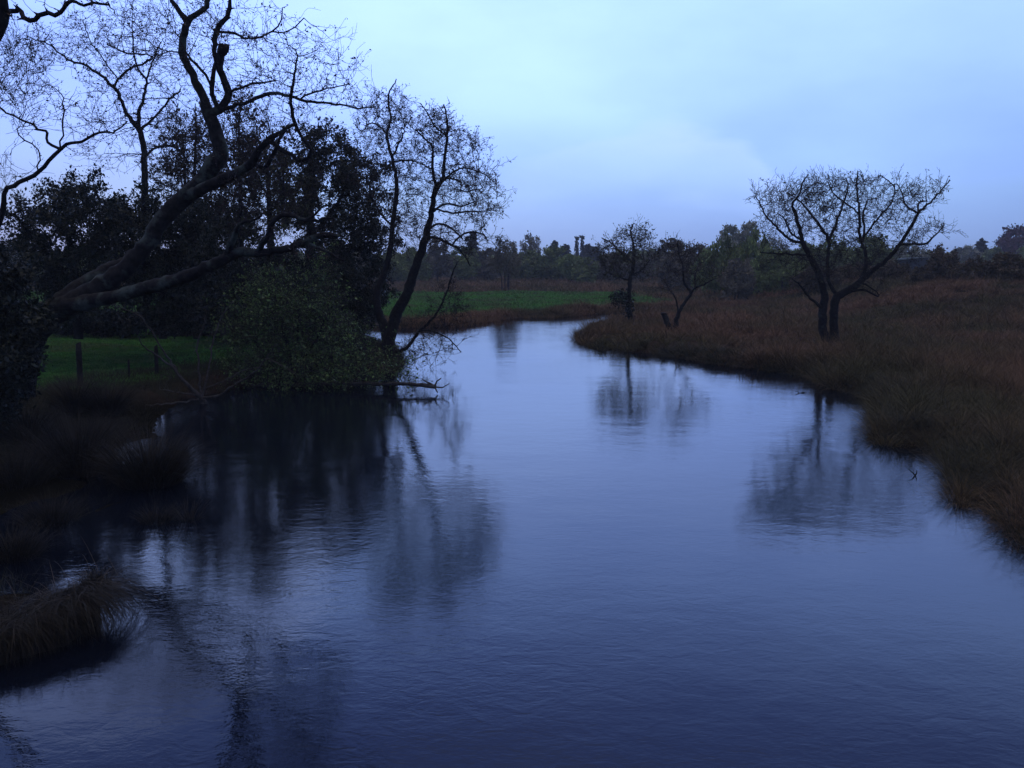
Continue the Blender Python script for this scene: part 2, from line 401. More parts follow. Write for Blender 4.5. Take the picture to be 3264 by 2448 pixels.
x, y, s = scatter(12000, 2, 44, 30, 64, lambda x, y, s: d1(x, y, s)*(x > 2.5))
o = sward('meadow_grass', x, y, s, 14, 0.34, (0.15, 0.40), 0.00042, (0.1, 0.9), M['meadow'])
tag(o, 'reddish brown dead grass of the meadow around the small trees on the right bank', 'grass', kind='stuff')
x, y, s = scatter(3600, 2, 44, 30, 64, lambda x, y, s: d1(x, y, s)*(x > 2.5))
o = sward('tufted_grass', x, y, s, 60, 0.26, (0.35, 0.78), 0.00040, (0.05, 1.2), M['meadow'])
tag(o, 'scattered taller grass tufts of the meadow around the small trees on the right bank', 'grass', kind='stuff')
x, y, s = scatter(26000, -60, 100, 60, 150, lambda x, y, s: inview(x, y)*(green_zone(x, y, s) < 0.3)*((y > 84)|(x > 10))*(s > 0.3))
o = sward('moor_grass', x, y, s, 9, 0.5, (0.35, 0.75), 0.00050, (0.1, 0.8), M['meadow'])
tag(o, 'brown rough moorland grass beyond the green strip and over the far rise', 'grass', kind='stuff')
# reedy fringe on the far bank and all other shores
x, y, s = scatter(60000, -24, 30, 46, 74, lambda x, y, s: inview(x, y)*(s > -0.1)*(s < 2.3))
o = sward('fringe_grass', x, y, s, 8, 0.25, (0.15, 0.48), 0.0004, (0.05, 0.6), M['meadow'])
tag(o, 'short brown reedy fringe along the far bank at the river bend', 'grass', kind='stuff')
x, y, s = scatter(42000, -24, -2, 7, 48, lambda x, y, s: inview(x, y)*(s > -0.02)*(s < 3.4)*(1-0.8*flood(x, y)))
o = sward('bank_grass', x, y, s, 10, 0.14, (0.16, 0.42), 0.0003, (0.05, 0.8), M['bank_grass'])
tag(o, 'dull olive and straw coloured grass on the left bank below the trees', 'grass', kind='stuff')
# green grass
x, y, s = scatter(60000, -30, -5, 21, 50, lambda x, y, s: inview(x, y)*(green_zone(x, y, s)))
o = sward('green_grass', x, y, s, 5, 0.12, (0.05, 0.14), 0.0005, (0.0, 0.6), M['green_grass'])
tag(o, 'short green pasture grass behind the wooden fence posts on the left', 'grass', kind='stuff')
x, y, s = scatter(60000, -50, 20, 48, 92, lambda x, y, s: inview(x, y)*(green_zone(x, y, s)))
o = sward('green_grass', x, y, s, 4, 0.25, (0.10, 0.30), 0.0006, (0.0, 0.6), M['green_grass'])
tag(o, 'green field strip beyond the river bend', 'grass', kind='stuff')

# ------------------------------------------------------------------ tree machinery
class Tree:
    def __init__(self): self.p = []; self.par = []; self.r = []; self.tr = []; self.px = []
    def limb(self, pts, d0=None, d1=None, gnarl=0.012, sub=0.12):
        """pts: (x, y, width) in photo pixels; starts at the nearest node already there"""
        pts = [list(map(float, q)) for q in pts]
        par = -1
        if self.p:
            px = np.array(self.px); dd = (px[:, 0]-pts[0][0])**2 + (px[:, 1]-pts[0][1])**2
            par = int(dd.argmin()); d0 = self.p[par][1]
            pts[0][0], pts[0][1] = self.px[par]
            pts = [pts[0]] + pts[1:]
        if d1 is None: d1 = d0
        n = len(pts); q = np.array(pts)
        ext = np.vstack([2*q[0]-q[1], q, 2*q[-1]-q[-2]])
        seg = np.hypot(*(q[1:, :2]-q[:-1, :2]).T); cum = np.concatenate([[0], np.cumsum(seg)]); tot = cum[-1]
        first = True
        for i in range(n-1):
            p0, p1, p2, p3 = ext[i], ext[i+1], ext[i+2], ext[i+3]
            m = max(2, int(round(seg[i]/FX*d0/sub)))
            for j in range(m):
                t = (j+1)/m
                if i == 0 and j == 0 and par < 0:
                    a = p1; self._add(a, d0, -1, gnarl*0); par = len(self.p)-1
                a = 0.5*((2*p1)+(-p0+p2)*t+(2*p0-5*p1+4*p2-p3)*t*t+(-p0+3*p1-3*p2+p3)*t**3)
                f = (cum[i]+seg[i]*t)/tot
                dd = d0+(d1-d0)*f
                self._add(a, dd, par, gnarl); par = len(self.p)-1
        return self
    def _add(self, a, d, par, g):
        w = P(a[0], a[1], d) + rng.normal(0, 1, 3)*g
        self.p.append(w); self.par.append(par); self.r.append(max(0.004, abs(a[2])*0.5/FX*d)); self.tr.append(True); self.px.append((a[0], a[1]))
    def poly(self, pts, sub=0.2, gnarl=0.01):
        """limb in metres: (x, y, z, r); start snaps to the nearest node"""
        q = np.array(pts, float); par = -1
        if self.p:
            A = np.array(self.p); par = int(((A-q[0, :3])**2).sum(1).argmin()); q[0, :3] = A[par]
        for i in range(len(q)-1):
            L = np.linalg.norm(q[i+1, :3]-q[i, :3]); m = max(1, int(L/sub))
            if par < 0:
                self.p.append(q[0, :3]); self.par.append(-1); self.r.append(q[0, 3]); self.tr.append(True); self.px.append((0, 0)); par = 0
            for j in range(m):
                t = (j+1)/m; a = q[i]*(1-t)+q[i+1]*t
                self.p.append(a[:3]+rng.normal(0, 1, 3)*gnarl); self.par.append(par); self.r.append(a[3]); self.tr.append(True); self.px.append((0, 0)); par = len(self.p)-1
        return self
    def grow(self, att, step, infl, kill, iters=140, jit=0.18, trop=(0, 0, 0.05), tip=0.004, expo=2.3, skip=0):
        Pn = np.array(self.p); par = list(self.par); n0 = len(Pn)
        nodes = Pn.copy(); kids = np.zeros(n0, int); A = att
        start = int(skip*n0)
        bd = np.full(len(A), 1e9); bi = np.zeros(len(A), int)
        def upd(lo, hi):
            nonlocal bd, bi
            for a in range(lo, hi, 400):
                b = min(hi, a+400)
                D = np.sqrt(((A[:, None, :]-nodes[None, a:b, :])**2).sum(2)); j = D.argmin(1); dm = D[np.arange(len(A)), j]
                k = dm < bd; bd = np.where(k, dm, bd); bi = np.where(k, j+a, bi)
        upd(start, n0)
        trop = np.array(trop)
        for it in range(iters):
            keep = bd > kill; A = A[keep]; bd = bd[keep]; bi = bi[keep]
            if len(A) == 0: break
            act = bd < infl
            if not act.any(): 
                infl *= 1.5; continue
            ii = bi[act]; dv = A[act]-nodes[ii]; dv /= np.linalg.norm(dv, axis=1)[:, None]+1e-9
            u, inv = np.unique(ii, return_inverse=True)
            s = np.zeros((len(u), 3)); np.add.at(s, inv, dv)
            ok = kids[u] < 4
            u, s = u[ok], s[ok]
            if len(u) == 0: break
            s /= np.linalg.norm(s, axis=1)[:, None]+1e-9
            s = s + rng.normal(0, jit, s.shape) + trop; s /= np.linalg.norm(s, axis=1)[:, None]+1e-9
            new = nodes[u] + s*step*rng.uniform(0.7, 1.2, (len(u), 1))
            kids[u] += 1; lo = len(nodes)
            nodes = np.vstack([nodes, new]); kids = np.concatenate([kids, np.zeros(len(new), int)]); par += u.tolist()
            upd(lo, len(nodes))
        par = np.array(par); n = len(nodes)
        rad = np.zeros(n)
        pw = np.zeros(n)
        for i in range(n-1, n0-1, -1):
            if pw[i] == 0: pw[i] = tip**expo
            rad[i] = pw[i]**(1/expo); pw[par[i]] += pw[i]
        rad[:n0] = self.r
        for i in range(n0, n): rad[i] = min(rad[i], rad[par[i]]*0.92)
        self.nodes, self.parent, self.rad, self.n0 = nodes, par, rad, n0
        haskid = np.zeros(n, bool); haskid[par[par >= 0]] = True; self.tips = ~haskid
        return self
    def spray(self, n, length, seg, rmax, tip=0.004, up=0.25, along=0.8, gens=(1.0, 2.0), wob=0.16, weep=0.0):
        """straight-growing twigs set on the thin branches, each with side twigs of its own"""
        nodes, par, rad = self.nodes, self.parent, self.rad
        cand = np.where(rad < rmax)[0]; cand = cand[par[cand] >= 0]
        if len(cand) == 0: return self
        for g, mulg in enumerate(gens):
            m = int(n*mulg); w = 1.0/np.maximum(rad[cand], 0.003) if g == 0 else None
            b = rng.choice(cand, m, p=None if w is None else w/w.sum())
            pd = nodes[b]-nodes[par[b]]; pd /= np.linalg.norm(pd, axis=1)[:, None]+1e-9
            d = pd*along + rng.normal(0, 0.55, (m, 3)) + np.array([0, 0, up]); d /= np.linalg.norm(d, axis=1)[:, None]
            k = max(2, int(length/seg)) if g == 0 else max(2, int(length*0.45/seg))
            L = rng.uniform(0.4, 1.0, m)*k; cur = b.copy(); pos = nodes[b].copy(); newc = []
            for j in range(k):
                live = np.where(L > j)[0]
                if len(live) == 0: break
                d[live] += rng.normal(0, wob, (len(live), 3)) + np.array([0, 0, up*0.2-weep]); d[live] /= np.linalg.norm(d[live], axis=1)[:, None]
                pos[live] += d[live]*seg*rng.uniform(0.75, 1.25, (len(live), 1))
                lo = len(nodes); ids = lo+np.arange(len(live))
                nodes = np.vstack([nodes, pos[live]]); par = np.concatenate([par, cur[live]])
                rad = np.concatenate([rad, np.full(len(live), tip)*(1.35-0.6*j/k)*(1.0 if g == 0 else 0.8)]); cur[live] = ids; newc.append(ids)
            cand = np.concatenate(newc)
        self.nodes, self.parent, self.rad = nodes, par, rad
        haskid = np.zeros(len(nodes), bool); haskid[par[par >= 0]] = True; self.tips = ~haskid
        return self
    def still(self):
        self.nodes = np.array(self.p); self.parent = np.array(self.par); self.rad = np.array(self.r); self.n0 = len(self.p)
        haskid = np.zeros(self.n0, bool); haskid[self.parent[self.parent >= 0]] = True; self.tips = ~haskid; return self

def tube(name, nodes, par, rad, ids, k, mat, parent, origin, lump=0.0):
    """one mesh of the segments ending in ids"""
    n = len(nodes); ids = ids[par[ids] >= 0]
    d = np.zeros((n, 3)); hp = par >= 0
    d[hp] = nodes[hp]-nodes[par[hp]]; root = np.where(~hp)[0]
    main = np.full(n, -1)
    order = np.argsort(rad[ids], kind='stable')
    main[par[ids[order]]] = ids[order]            # thickest child wins
    for r0 in root:
        if main[r0] >= 0: d[r0] = d[main[r0]]
    d /= np.linalg.norm(d, axis=1)[:, None]+1e-9
    # average direction with the main child for smooth rings
    hm = main >= 0; dd = d.copy(); dd[hm] = d[hm]+d[main[hm]]; dd /= np.linalg.norm(dd, axis=1)[:, None]+1e-9
    ref = np.array([0.05, 1.0, 0.08])
    def rings(pos, dr, r, seed):
        u = np.cross(dr, ref); u /= np.linalg.norm(u, axis=1)[:, None]+1e-9; v = np.cross(dr, u)
        a = np.arange(k)*2*math.pi/k
        rr = r[:, None]*np.ones((1, k))
        if lump: rr = rr*(1+rng.normal(0, lump, rr.shape))
        return pos[:, None, :] + (u[:, None, :]*np.cos(a)[None, :, None] + v[:, None, :]*np.sin(a)[None, :, None])*rr[:, :, None]
    used = np.unique(np.concatenate([ids, par[ids]])); remap = np.full(n, -1); remap[used] = np.arange(len(used))
    V1 = rings(nodes[used], dd[used], rad[used], 0)
    sideseg = ids[(main[par[ids]] != ids)]
    inset = np.zeros(n, bool); inset[ids] = True
    V2 = rings(nodes[par[sideseg]], d[sideseg], np.minimum(rad[sideseg]*1.15, rad[par[sideseg]]), 1)
    V = np.concatenate([V1.reshape(-1, 3), V2.reshape(-1, 3)])
    startbase = remap[par]*k
    sb = np.full(n, 0); sb[ids] = startbase[ids]; sb[sideseg] = len(V1)*k + np.arange(len(sideseg))*k
    # a twig leaving a much thicker limb starts with its own ring
    a = np.arange(k); b = (a+1) % k
    s0 = sb[ids][:, None]; e0 = (remap[ids]*k)[:, None]
    Q = np.stack([s0+a, s0+b, e0+b, e0+a], -1).reshape(-1, 4)
    haskid = np.zeros(n, bool); haskid[par[ids]] = True
    T = None
    tips = ids[~haskid[ids]]
    if k >= 4 and len(tips):
        e = (remap[tips]*k)[:, None]
        T = np.concatenate([np.stack([e[:, 0], e[:, 0]+j, e[:, 0]+j+1], -1) for j in range(1, k-1)])
    return mesh(name, V, quads=Q, tris=T, mat=mat, parent=parent, smooth=True, origin=origin)

def leaves(name, pos, size, mat, parent, origin, up=0.0, narrow=0.55):
    n = len(pos)
    d = rng.normal(0, 1, (n, 3)); d[:, 2] += up; d /= np.linalg.norm(d, axis=1)[:, None]
    e = rng.normal(0, 1, (n, 3)); s = np.cross(d, e); s /= np.linalg.norm(s, axis=1)[:, None]+1e-9
    L = (size*np.clip(rng.lognormal(-0.1, 0.45, n), 0.3, 2.6))[:, None]
    V = np.stack([pos, pos+d*L*0.5+s*L*narrow*0.5, pos+d*L, pos+d*L*0.5-s*L*narrow*0.5], 1)
    return mesh(name, V.reshape(-1, 3), quads=np.arange(4*n).reshape(-1, 4), mat=mat, parent=parent, origin=origin)

def cloud(specs, mul=1, fall=False):
    """ellipsoids of growth: (x, y, rx, ry in photo pixels, distance, half depth m, count)"""
    out = []
    for (x, y, rx, ry, d, rd, n) in specs:
        n = int(n*mul)
        v = rng.normal(0, 1, (n, 3)); v /= np.linalg.norm(v, axis=1)[:, None]; v *= (rng.uniform(0.15, 1, (n, 1))**(1/2.4)*(1+0.22*rng.normal(0, 1, (n, 1))) if not fall else np.clip(np.abs(rng.normal(0, 0.62, (n, 1))), 0.05, 1.35))
        for k in range(n): out.append(P(x+v[k, 0]*rx, y+v[k, 1]*ry, d+v[k, 2]*rd))
    return np.array(out)
def ball(specs):
    out = []
    for (x, y, z, rx, ry, rz, n) in specs:
        v = rng.normal(0, 1, (n, 3)); v /= np.linalg.norm(v, axis=1)[:, None]; v *= rng.uniform(0.1, 1, (n, 1))**(1/2.4)
        out.append(v*np.array([rx, ry, rz])+np.array([x, y, z]))
    return np.concatenate(out)

def finish(T, name, label, cat, group=None, trunk='bark', twig='twig', k=8, kt=4, lump=0.05, leaf=None, nleaf=0, lsize=0.03, spread=0.03, lr=0.012, tipw=1.0, leafname='foliage', up=0.3, narrow=0.55):
    base = T.nodes[0]; e = empty(name, base); tag(e, label, cat, group)
    n = len(T.nodes); ids = np.arange(n)
    tr = ids[:T.n0]; gr = ids[T.n0:]
    tube('trunk', T.nodes, T.parent, T.rad, tr, k, M[trunk], e, base, lump)
    if len(gr): tube('crown', T.nodes, T.parent, T.rad, gr, kt, M[twig], e, base)
    if leaf and nleaf:
        thin = np.where(T.rad < lr)[0]; thin = thin[thin >= T.n0]
        if len(thin):
            w = np.where(T.tips[thin], tipw, 1.0); w = w/w.sum()
            c = rng.choice(thin, nleaf, p=w)
            f = rng.uniform(0, 1, (nleaf, 1)); pos = T.nodes[c]*f + T.nodes[T.parent[c]]*(1-f) + rng.normal(0, spread, (nleaf, 3))
            leaves(leafname, pos, lsize, M[leaf], e, base, up, narrow)
    return e

# ------------------------------------------------------------------ the big leaning tree
t = Tree()
t.limb([(60,1260,95),(85,1110,86),(150,1010,80),(253,955,72),(343,899,60),(398,858,54),(434,822,50),(475,770,50),(525,690,52),(597,624,54),(667,548,52),(704,488,48),(688,429,42),(667,369,40),(651,320,28),(624,260,24),(602,212,23),(581,168,23),(586,103,22),(597,70,21),(575,38,15),(548,0,12),(520,-60,10)], 17.5, 18.3)
t.limb([(597,70,18),(624,43,16),(650,30,15),(664,8,15),(668,-60,12),(700,-140,8)], None, 17.6)
t.limb([(667,369,30),(690,352,25),(711,336,24),(727,298,23),(716,255,22),(703,206,21),(706,178,24),(713,160,34),(722,152,20)], None, 17.9)
t.limb([(690,350,16),(684,315,14),(674,282,15),(681,233,12),(686,163,14),(685,125,16),(700,81,16),(729,38,14),(732,0,10),(728,-70,8)], None, 17.2)
t.limb([(676,275,8),(646,222,8),(612,190,7),(590,160,6)], None, 18)
t.limb([(700,358,13),(760,336,12),(814,312,11),(868,298,11),(922,306,9),(977,323,8),(1085,331,6),(1139,345,5),(1194,342,4)], None, 16.3)
t.limb([(960,322,6),(1010,288,5),(1060,280,4),(1110,262,3)], None, 16.2)
t.limb([(733,293,7),(803,266,7),(879,258,4)], None, 17)
t.limb([(686,106,8),(749,108,7),(798,125,6),(868,100,5),(895,65,4),(900,22,3)], None, 16.6)
t.limb([(868,100,4),(922,98,4),(971,60,3)], None, 16.4)
t.limb([(585,640,40),(678,586,34),(760,548,30),(803,515,27),(830,472,21),(857,445,19),(895,420,13),(933,397,10)], None, 16.6)
t.limb([(857,445,14),(895,477,13),(933,494,12),(966,513,12),(993,483,10),(960,434,9),(939,391,11),(929,347,11),(933,260,8),(947,206,6),(940,160,3)], None, 16.2)
t.limb([(803,515,14),(840,540,12),(865,505,12),(890,445,9),(918,404,8)], None, 17.0)
t.limb([(200,990,66),(316,953,44),(407,935,42),(497,908,42),(588,885,40),(655,854,38),(723,822,34),(759,804,32),(814,808,26),(895,798,23),(977,770,21),(1031,749,19),(1085,751,9)], None, 15.8)
t.limb([(723,822,22),(745,760,18),(765,716,12),(800,700,8),(835,690,5)], None, 16)
t.limb([(814,806,20),(850,760,18),(872,705,17),(900,682,15),(940,690,13),(977,702,12),(1031,702,9),(1065,694,5)], None, 15.2)
t.limb([(977,702,8),(1010,680,7),(1045,652,4)], None, 15.0)
t.limb([(150,1010,60),(230,930,52),(330,870,45),(410,830,36),(500,740,26),(560,690,16)], None, 19.5)
t.limb([(977,770,10),(1040,800,7),(1100,830,4)], None, 15.5)
t.limb([(85,1110,30),(40,1040,26),(0,960,22),(-60,880,16)], None, 17)
att = cloud([(600,60,150,110,18.0,1.2,500),(770,190,200,160,17.2,1.4,1000),(950,230,170,140,16.6,1.2,700),(1070,280,110,70,16.3,.8,260),(480,130,110,110,18.3,1.0,220),
             (640,-150,260,130,17.8,1.6,350),(880,400,130,90,16.8,1.0,320),(900,60,70,60,16.5,.6,40),(870,620,180,90,16.2,1.0,260),(1000,800,110,50,15.5,.6,80),(640,480,200,120,18.6,1.0,200),(1120,340,60,30,16.2,.4,60)])
t.grow(att, 0.09, 0.9, 0.19, 150, jit=0.2, tip=0.0034, skip=0.25, trop=(0.03, 0, 0.15))
t.spray(900, 0.55, 0.07, 0.012, tip=0.0024, up=0.15)
T_ = finish(t, 'leaning_tree', 'big crooked bare tree with lichen on its trunk, leaning right over the left bank', 'tree', trunk='lichen_bark', k=16, lump=0.06, leaf='bud', nleaf=8000, lsize=0.03, spread=0.02, tipw=3, lr=0.007)

# ------------------------------------------------------------------ trees at the left edge
t = Tree()
t.limb([(-420,1700,60),(-330,1200,52),(-200,700,46),(-90,300,40),(-20,140,34),(8,75,30),(14,0,26),(0,-90,20)], 9.5, 8.6)
t.limb([(12,40,16),(40,31,15),(58,36,14),(76,52,14),(92,60,14),(127,52,14),(175,46,13),(200,23,12),(225,3,11),(250,-40,9)], None, 8.2)
t.limb([(222,8,10),(250,12,9),(300,15,8),(352,19,7)], None, 8.0)
t.limb([(352,19,3),(362,28,2.4),(370,45,2)], None, 8.0)
t.grow(cloud([(20,40,60,45,8.6,.5,60),(230,-60,120,50,8.2,.6,90),(60,-60,120,60,8.4,.8,100)]), 0.06, 0.5, 0.12, 90, jit=0.3, tip=0.0025, skip=0.3)
finish(t, 'bare_tree', 'dark knotty bough with a snapped-off end reaching in at the top left corner', 'tree', k=12, lump=0.04, leaf='bud', nleaf=300, lsize=0.02, spread=0.01)

t = Tree()
t.limb([(-300,1400,46),(-180,1050,36),(-60,800,24),(0,700,18),(16,621,15),(41,593,14),(104,565,13),(142,527,12),(190,476,11),(253,451,9),(301,428,8),(330,420,7),(361,422,6),(380,406,5),(405,385,4)], 13.0, 11.5)
t.limb([(188,478,10),(165,468,9),(152,440,8),(139,416,8),(104,400,7),(70,385,6),(38,370,6),(0,342,5),(-60,320,5)], None, 12.2)
t.limb([(194,474,6),(199,430,5),(200,380,5),(203,329,4),(195,291,3)], None, 12.0)
t.limb([(120,545,5),(122,510,4),(118,475,4),(60,432,4),(64,400,3)], None, 12.3)
t.grow(cloud([(50,250,100,80,12.2,.7,420),(20,330,80,50,12.3,.6,200),(215,340,80,60,12.0,.5,120),(360,390,60,40,11.6,.3,60),(20,560,50,60,12.2,.4,60),(70,400,70,50,12.3,.5,90),(30,150,90,60,12.4,.6,160)]), 0.06, 0.55, 0.125, 110, jit=0.3, tip=0.0024, skip=0.35, trop=(0, 0, 0.1))
t.spray(260, 0.40, 0.06, 0.01, tip=0.0022, up=0.15)
finish(t, 'bare_tree', 'slender bare tree entering at the left edge, its forked bough crossing open sky', 'tree', k=9, leaf='bud', nleaf=1800, lsize=0.022, spread=0.02, tipw=3)

# ------------------------------------------------------------------ the thin spreading tree behind
t = Tree()
t.limb([(470,1010,26),(466,850,24),(462,690,22),(462,590,21),(459,527,20),(455,454,19),(442,412,18),(405,362,12),(380,304,11),(365,281,10),(332,248,9),(304,228,8),(266,205,7),(215,190,6),(175,157,5),(152,139,4),(120,128,4),(86,114,3)], 29, 28)
t.limb([(365,281,8),(375,253,7),(418,218,7),(481,187,6),(468,175,5),(418,172,5),(380,160,5),(342,142,4)], None, 28)
t.limb([(442,412,14),(443,354,11),(456,316,9),(466,273,8),(466,253,7),(435,210,6),(425,152,5),(422,80,3),(420,23,2)], None, 29)
t.limb([(466,253,6),(486,200,5),(505,150,4),(514,134,3)], None, 29.5)
t.limb([(445,410,10),(481,387,8),(519,342,7),(557,301,6),(575,290,4)], None, 30)
t.limb([(375,250,4),(330,190,4),(290,130,3),(262,60,3)], None, 27.5)
t.limb([(460,500,9),(500,470,7),(560,470,6),(600,520,5)], None, 30)
t.grow(cloud(mul=1.9, specs=[(400,180,170,150,28.5,2.2,1100),(200,150,130,80,28,1.6,420),(480,330,150,120,29,1.8,500),(420,60,130,60,28.5,1.4,260),(540,440,120,100,30,1.5,300),(330,420,90,80,29,1.2,160),(310,500,100,50,29,1.2,120)]),
       0.14, 1.4, 0.30, 150, jit=0.2, tip=0.0058, skip=0.3, trop=(0, 0, 0.1))
t.spray(700, 0.7, 0.10, 0.02, tip=0.0036, up=0.2)
finish(t, 'bare_tree', 'tall thin bare tree spreading wide against the sky behind the leaning trunk', 'tree', k=8, leaf='bud', nleaf=8000, lsize=0.042, spread=0.03, tipw=3)

# ------------------------------------------------------------------ two-stemmed alder on the left bank
t = Tree()
t.limb([(1246,1160,52),(1240,1105,46),(1228,1050,34),(1207,997,26),(1202,931,24),(1218,888,21),(1236,837,19),(1247,772,17),(1251,722,15),(1261,643,14),(1265,584,13),(1252,516,11),(1238,462,9),(1233,426,9),(1245,381,7),(1240,336,6),(1242,290,5),(1265,254,3)], 31, 31.4)
t.limb([(1240,1090,36),(1262,1004,36),(1290,953,33),(1309,902,30),(1327,845,27),(1348,787,25),(1366,722,20),(1374,688,18),(1383,629,16),(1391,593,15),(1410,571,11),(1419,494,9),(1426,426,8),(1423,372,6),(1414,331,4)], None, 30)
t.limb([(1391,593,11),(1378,539,9),(1378,471,7),(1350,440,5),(1324,410,4)], None, 29.6)
t.limb([(1424,432,5),(1387,403,5),(1365,365,4),(1342,331,3)], None, 29.4)
t.limb([(1400,582,7),(1446,548,6),(1478,535,5),(1530,550,4),(1570,575,3)], None, 29.2)
t.limb([(1385,610,7),(1423,571,6),(1469,580,5),(1475,610,4),(1540,600,3)], None, 29)
t.limb([(1376,672,7),(1423,648,6),(1469,657,5),(1520,640,3)], None, 29.2)
t.limb([(1380,668,6),(1446,679,6),(1491,672,5),(1536,675,4)], None, 29.4)
t.limb([(1372,729,8),(1401,713,7),(1446,733,6),(1475,762,4)], None, 29.5)
t.limb([(1364,754,8),(1405,761,7),(1441,783,7),(1469,801,5),(1500,850,3)], None, 29.5)
t.limb([(1441,783,6),(1469,752,6),(1505,740,6),(1541,747,5),(1556,768,4)], None, 29)
t.limb([(1235,428,5),(1206,399,5),(1175,394,4),(1155,420,3)], None, 31.6)
t.limb([(1252,516,6),(1310,512,5),(1352,524,4)], None, 30.8)
t.limb([(1256,500,6),(1280,440,5),(1290,400,3)], None, 30.6)
t.limb([(1251,722,8),(1220,690,6),(1190,640,5),(1180,600,4)], None, 31.8)
t.limb([(1258,1127,12),(1291,1112,11),(1309,1094,10),(1334,1058,10),(1363,1033,9),(1395,993,7),(1424,931,6),(1440,880,5),(1457,837,3)], None, 29.5)
t.limb([(1340,1052,6),(1390,1060,5),(1430,1080,4),(1470,1120,3)], None, 29.2)
t.grow(cloud(mul=2.1, specs=[(1240,375,72,75,31.2,1.2,600),(1200,420,75,90,31.6,1.2,330),(1388,430,66,70,29.8,1.2,600),(1490,590,95,75,29.2,1.2,560),(1520,670,70,50,29.2,1,220),(1310,540,80,80,30.4,1,260),(1460,760,100,50,29.4,.8,200),
              (1290,680,60,120,31,1,160),(1480,480,70,70,29.3,1,130),(1540,760,50,30,29,.5,60),(1370,1110,90,50,29.4,.5,180),(1420,980,70,80,29.6,.6,120),(1180,560,60,80,31.8,.8,120)]),
       0.13, 1.3, 0.27, 150, jit=0.17, tip=0.0048, skip=0.2, trop=(0, 0, 0.12))
t.spray(2400, 0.55, 0.09, 0.018, tip=0.0040, up=0.12)
finish(t, 'alder_tree', 'tall two-stemmed alder with bare airy crown at the tip of the left bank', 'tree', k=10, leaf='bud', nleaf=18000, lsize=0.045, spread=0.03, tipw=3)

# ------------------------------------------------------------------ right bank trees
t = Tree()
t.limb([(2640,1112,34),(2635,1095,29),(2623,1038,27),(2621,984,28),(2630,952,24),(2623,916,22),(2603,857,21),(2576,807,17),(2560,776,14),(2549,730,12),(2535,685,11),(2526,649,8),(2549,622,6),(2560,581,5),(2576,555,3)], 33, 32.5)
tt = t
t2r = [(2645,1000,10)]
t.limb([(2636,1108,28),(2661,1095,28),(2657,1038,27),(2659,984,27),(2666,947,27),(2684,938,26),(2730,907,22),(2775,866,17),(2820,834,14),(2861,789,12),(2888,748,11),(2910,712,10),(2926,681,9),(2951,658,7),(2987,622,5),(3028,572,3)], None, 33.5)
t.limb([(2560,776,9),(2517,762,8),(2481,730,7),(2449,699,6),(2427,658,4),(2409,626,3)], None, 32)
t.limb([(2556,765,7),(2522,744,6),(2503,703,5),(2480,680,3)], None, 31.6)
t.limb([(2664,950,14),(2640,890,11),(2637,830,11),(2641,767,10),(2617,726,9),(2580,676,7),(2553,644,5),(2520,620,3)], None, 34.5)
t.limb([(2641,767,9),(2662,721,8),(2684,658,6),(2702,608,4),(2700,570,3)], None, 35)
t.limb([(2750,893,13),(2761,848,11),(2757,803,10),(2745,767,10),(2739,739,8),(2741,690,8),(2734,631,6),(2730,581,5),(2734,545,3)], None, 34)
t.limb([(2750,770,8),(2754,740,7),(2752,676,6),(2765,640,3)], None, 34.2)
t.limb([(2754,760,7),(2793,703,6),(2838,649,5),(2852,599,4),(2806,558,3)], None, 33)
t.limb([(2741,690,6),(2720,665,5),(2700,649,5),(2660,620,4),(2640,580,3)], None, 33)
t.limb([(2926,681,6),(2897,662,6),(2880,640,5),(2874,617,4),(2860,585,3)], None, 32.6)
t.limb([(2926,681,6),(2930,645,5),(2952,640,4),(2953,615,3)], None, 34)
t.limb([(2866,784,9),(2905,777,7),(2947,778,7),(2978,753,5),(3012,717,3)], None, 32.6)
t.limb([(2700,926,10),(2752,925,8),(2780,935,6),(2800,946,5)], None, 32.4)
t.limb([(2748,905,6),(2775,915,5),(2800,940,3)], None, 32.8)
t.limb([(2618,980,11),(2571,938,7),(2544,902,5),(2525,890,3)], None, 32)
t.limb([(2580,815,7),(2503,809,6),(2422,805,3)], None, 31.8)
t.grow(cloud(mul=2.0, specs=[(2520,650,115,68,32.3,1.3,620),(2640,630,90,70,34,1.4,480),(2730,615,80,52,33.8,1.3,420),(2850,635,80,58,33,1.2,330),(2950,625,75,42,33.4,1.1,220),(2480,700,60,60,32,1,170),(2990,730,55,30,32.6,.8,90),
              (2900,740,60,50,32.8,.8,110),(2640,720,120,60,34,1.2,260),(2800,700,90,60,33.4,1,160),(2700,820,200,60,33.2,1.4,260),(2790,920,40,20,32.6,.5,40),(2560,860,80,60,32,.8,60)]),
       0.13, 1.3, 0.29, 150, jit=0.17, tip=0.0048, skip=0.3, trop=(0, 0, 0.16))
t.spray(2500, 0.55, 0.09, 0.018, tip=0.0042, up=0.2)
finish(t, 'alder_tree', 'large flat-topped bare tree with twin trunks in brown grass on the right bank', 'tree', k=10, leaf='young', nleaf=9000, lsize=0.045, spread=0.03, tipw=3)

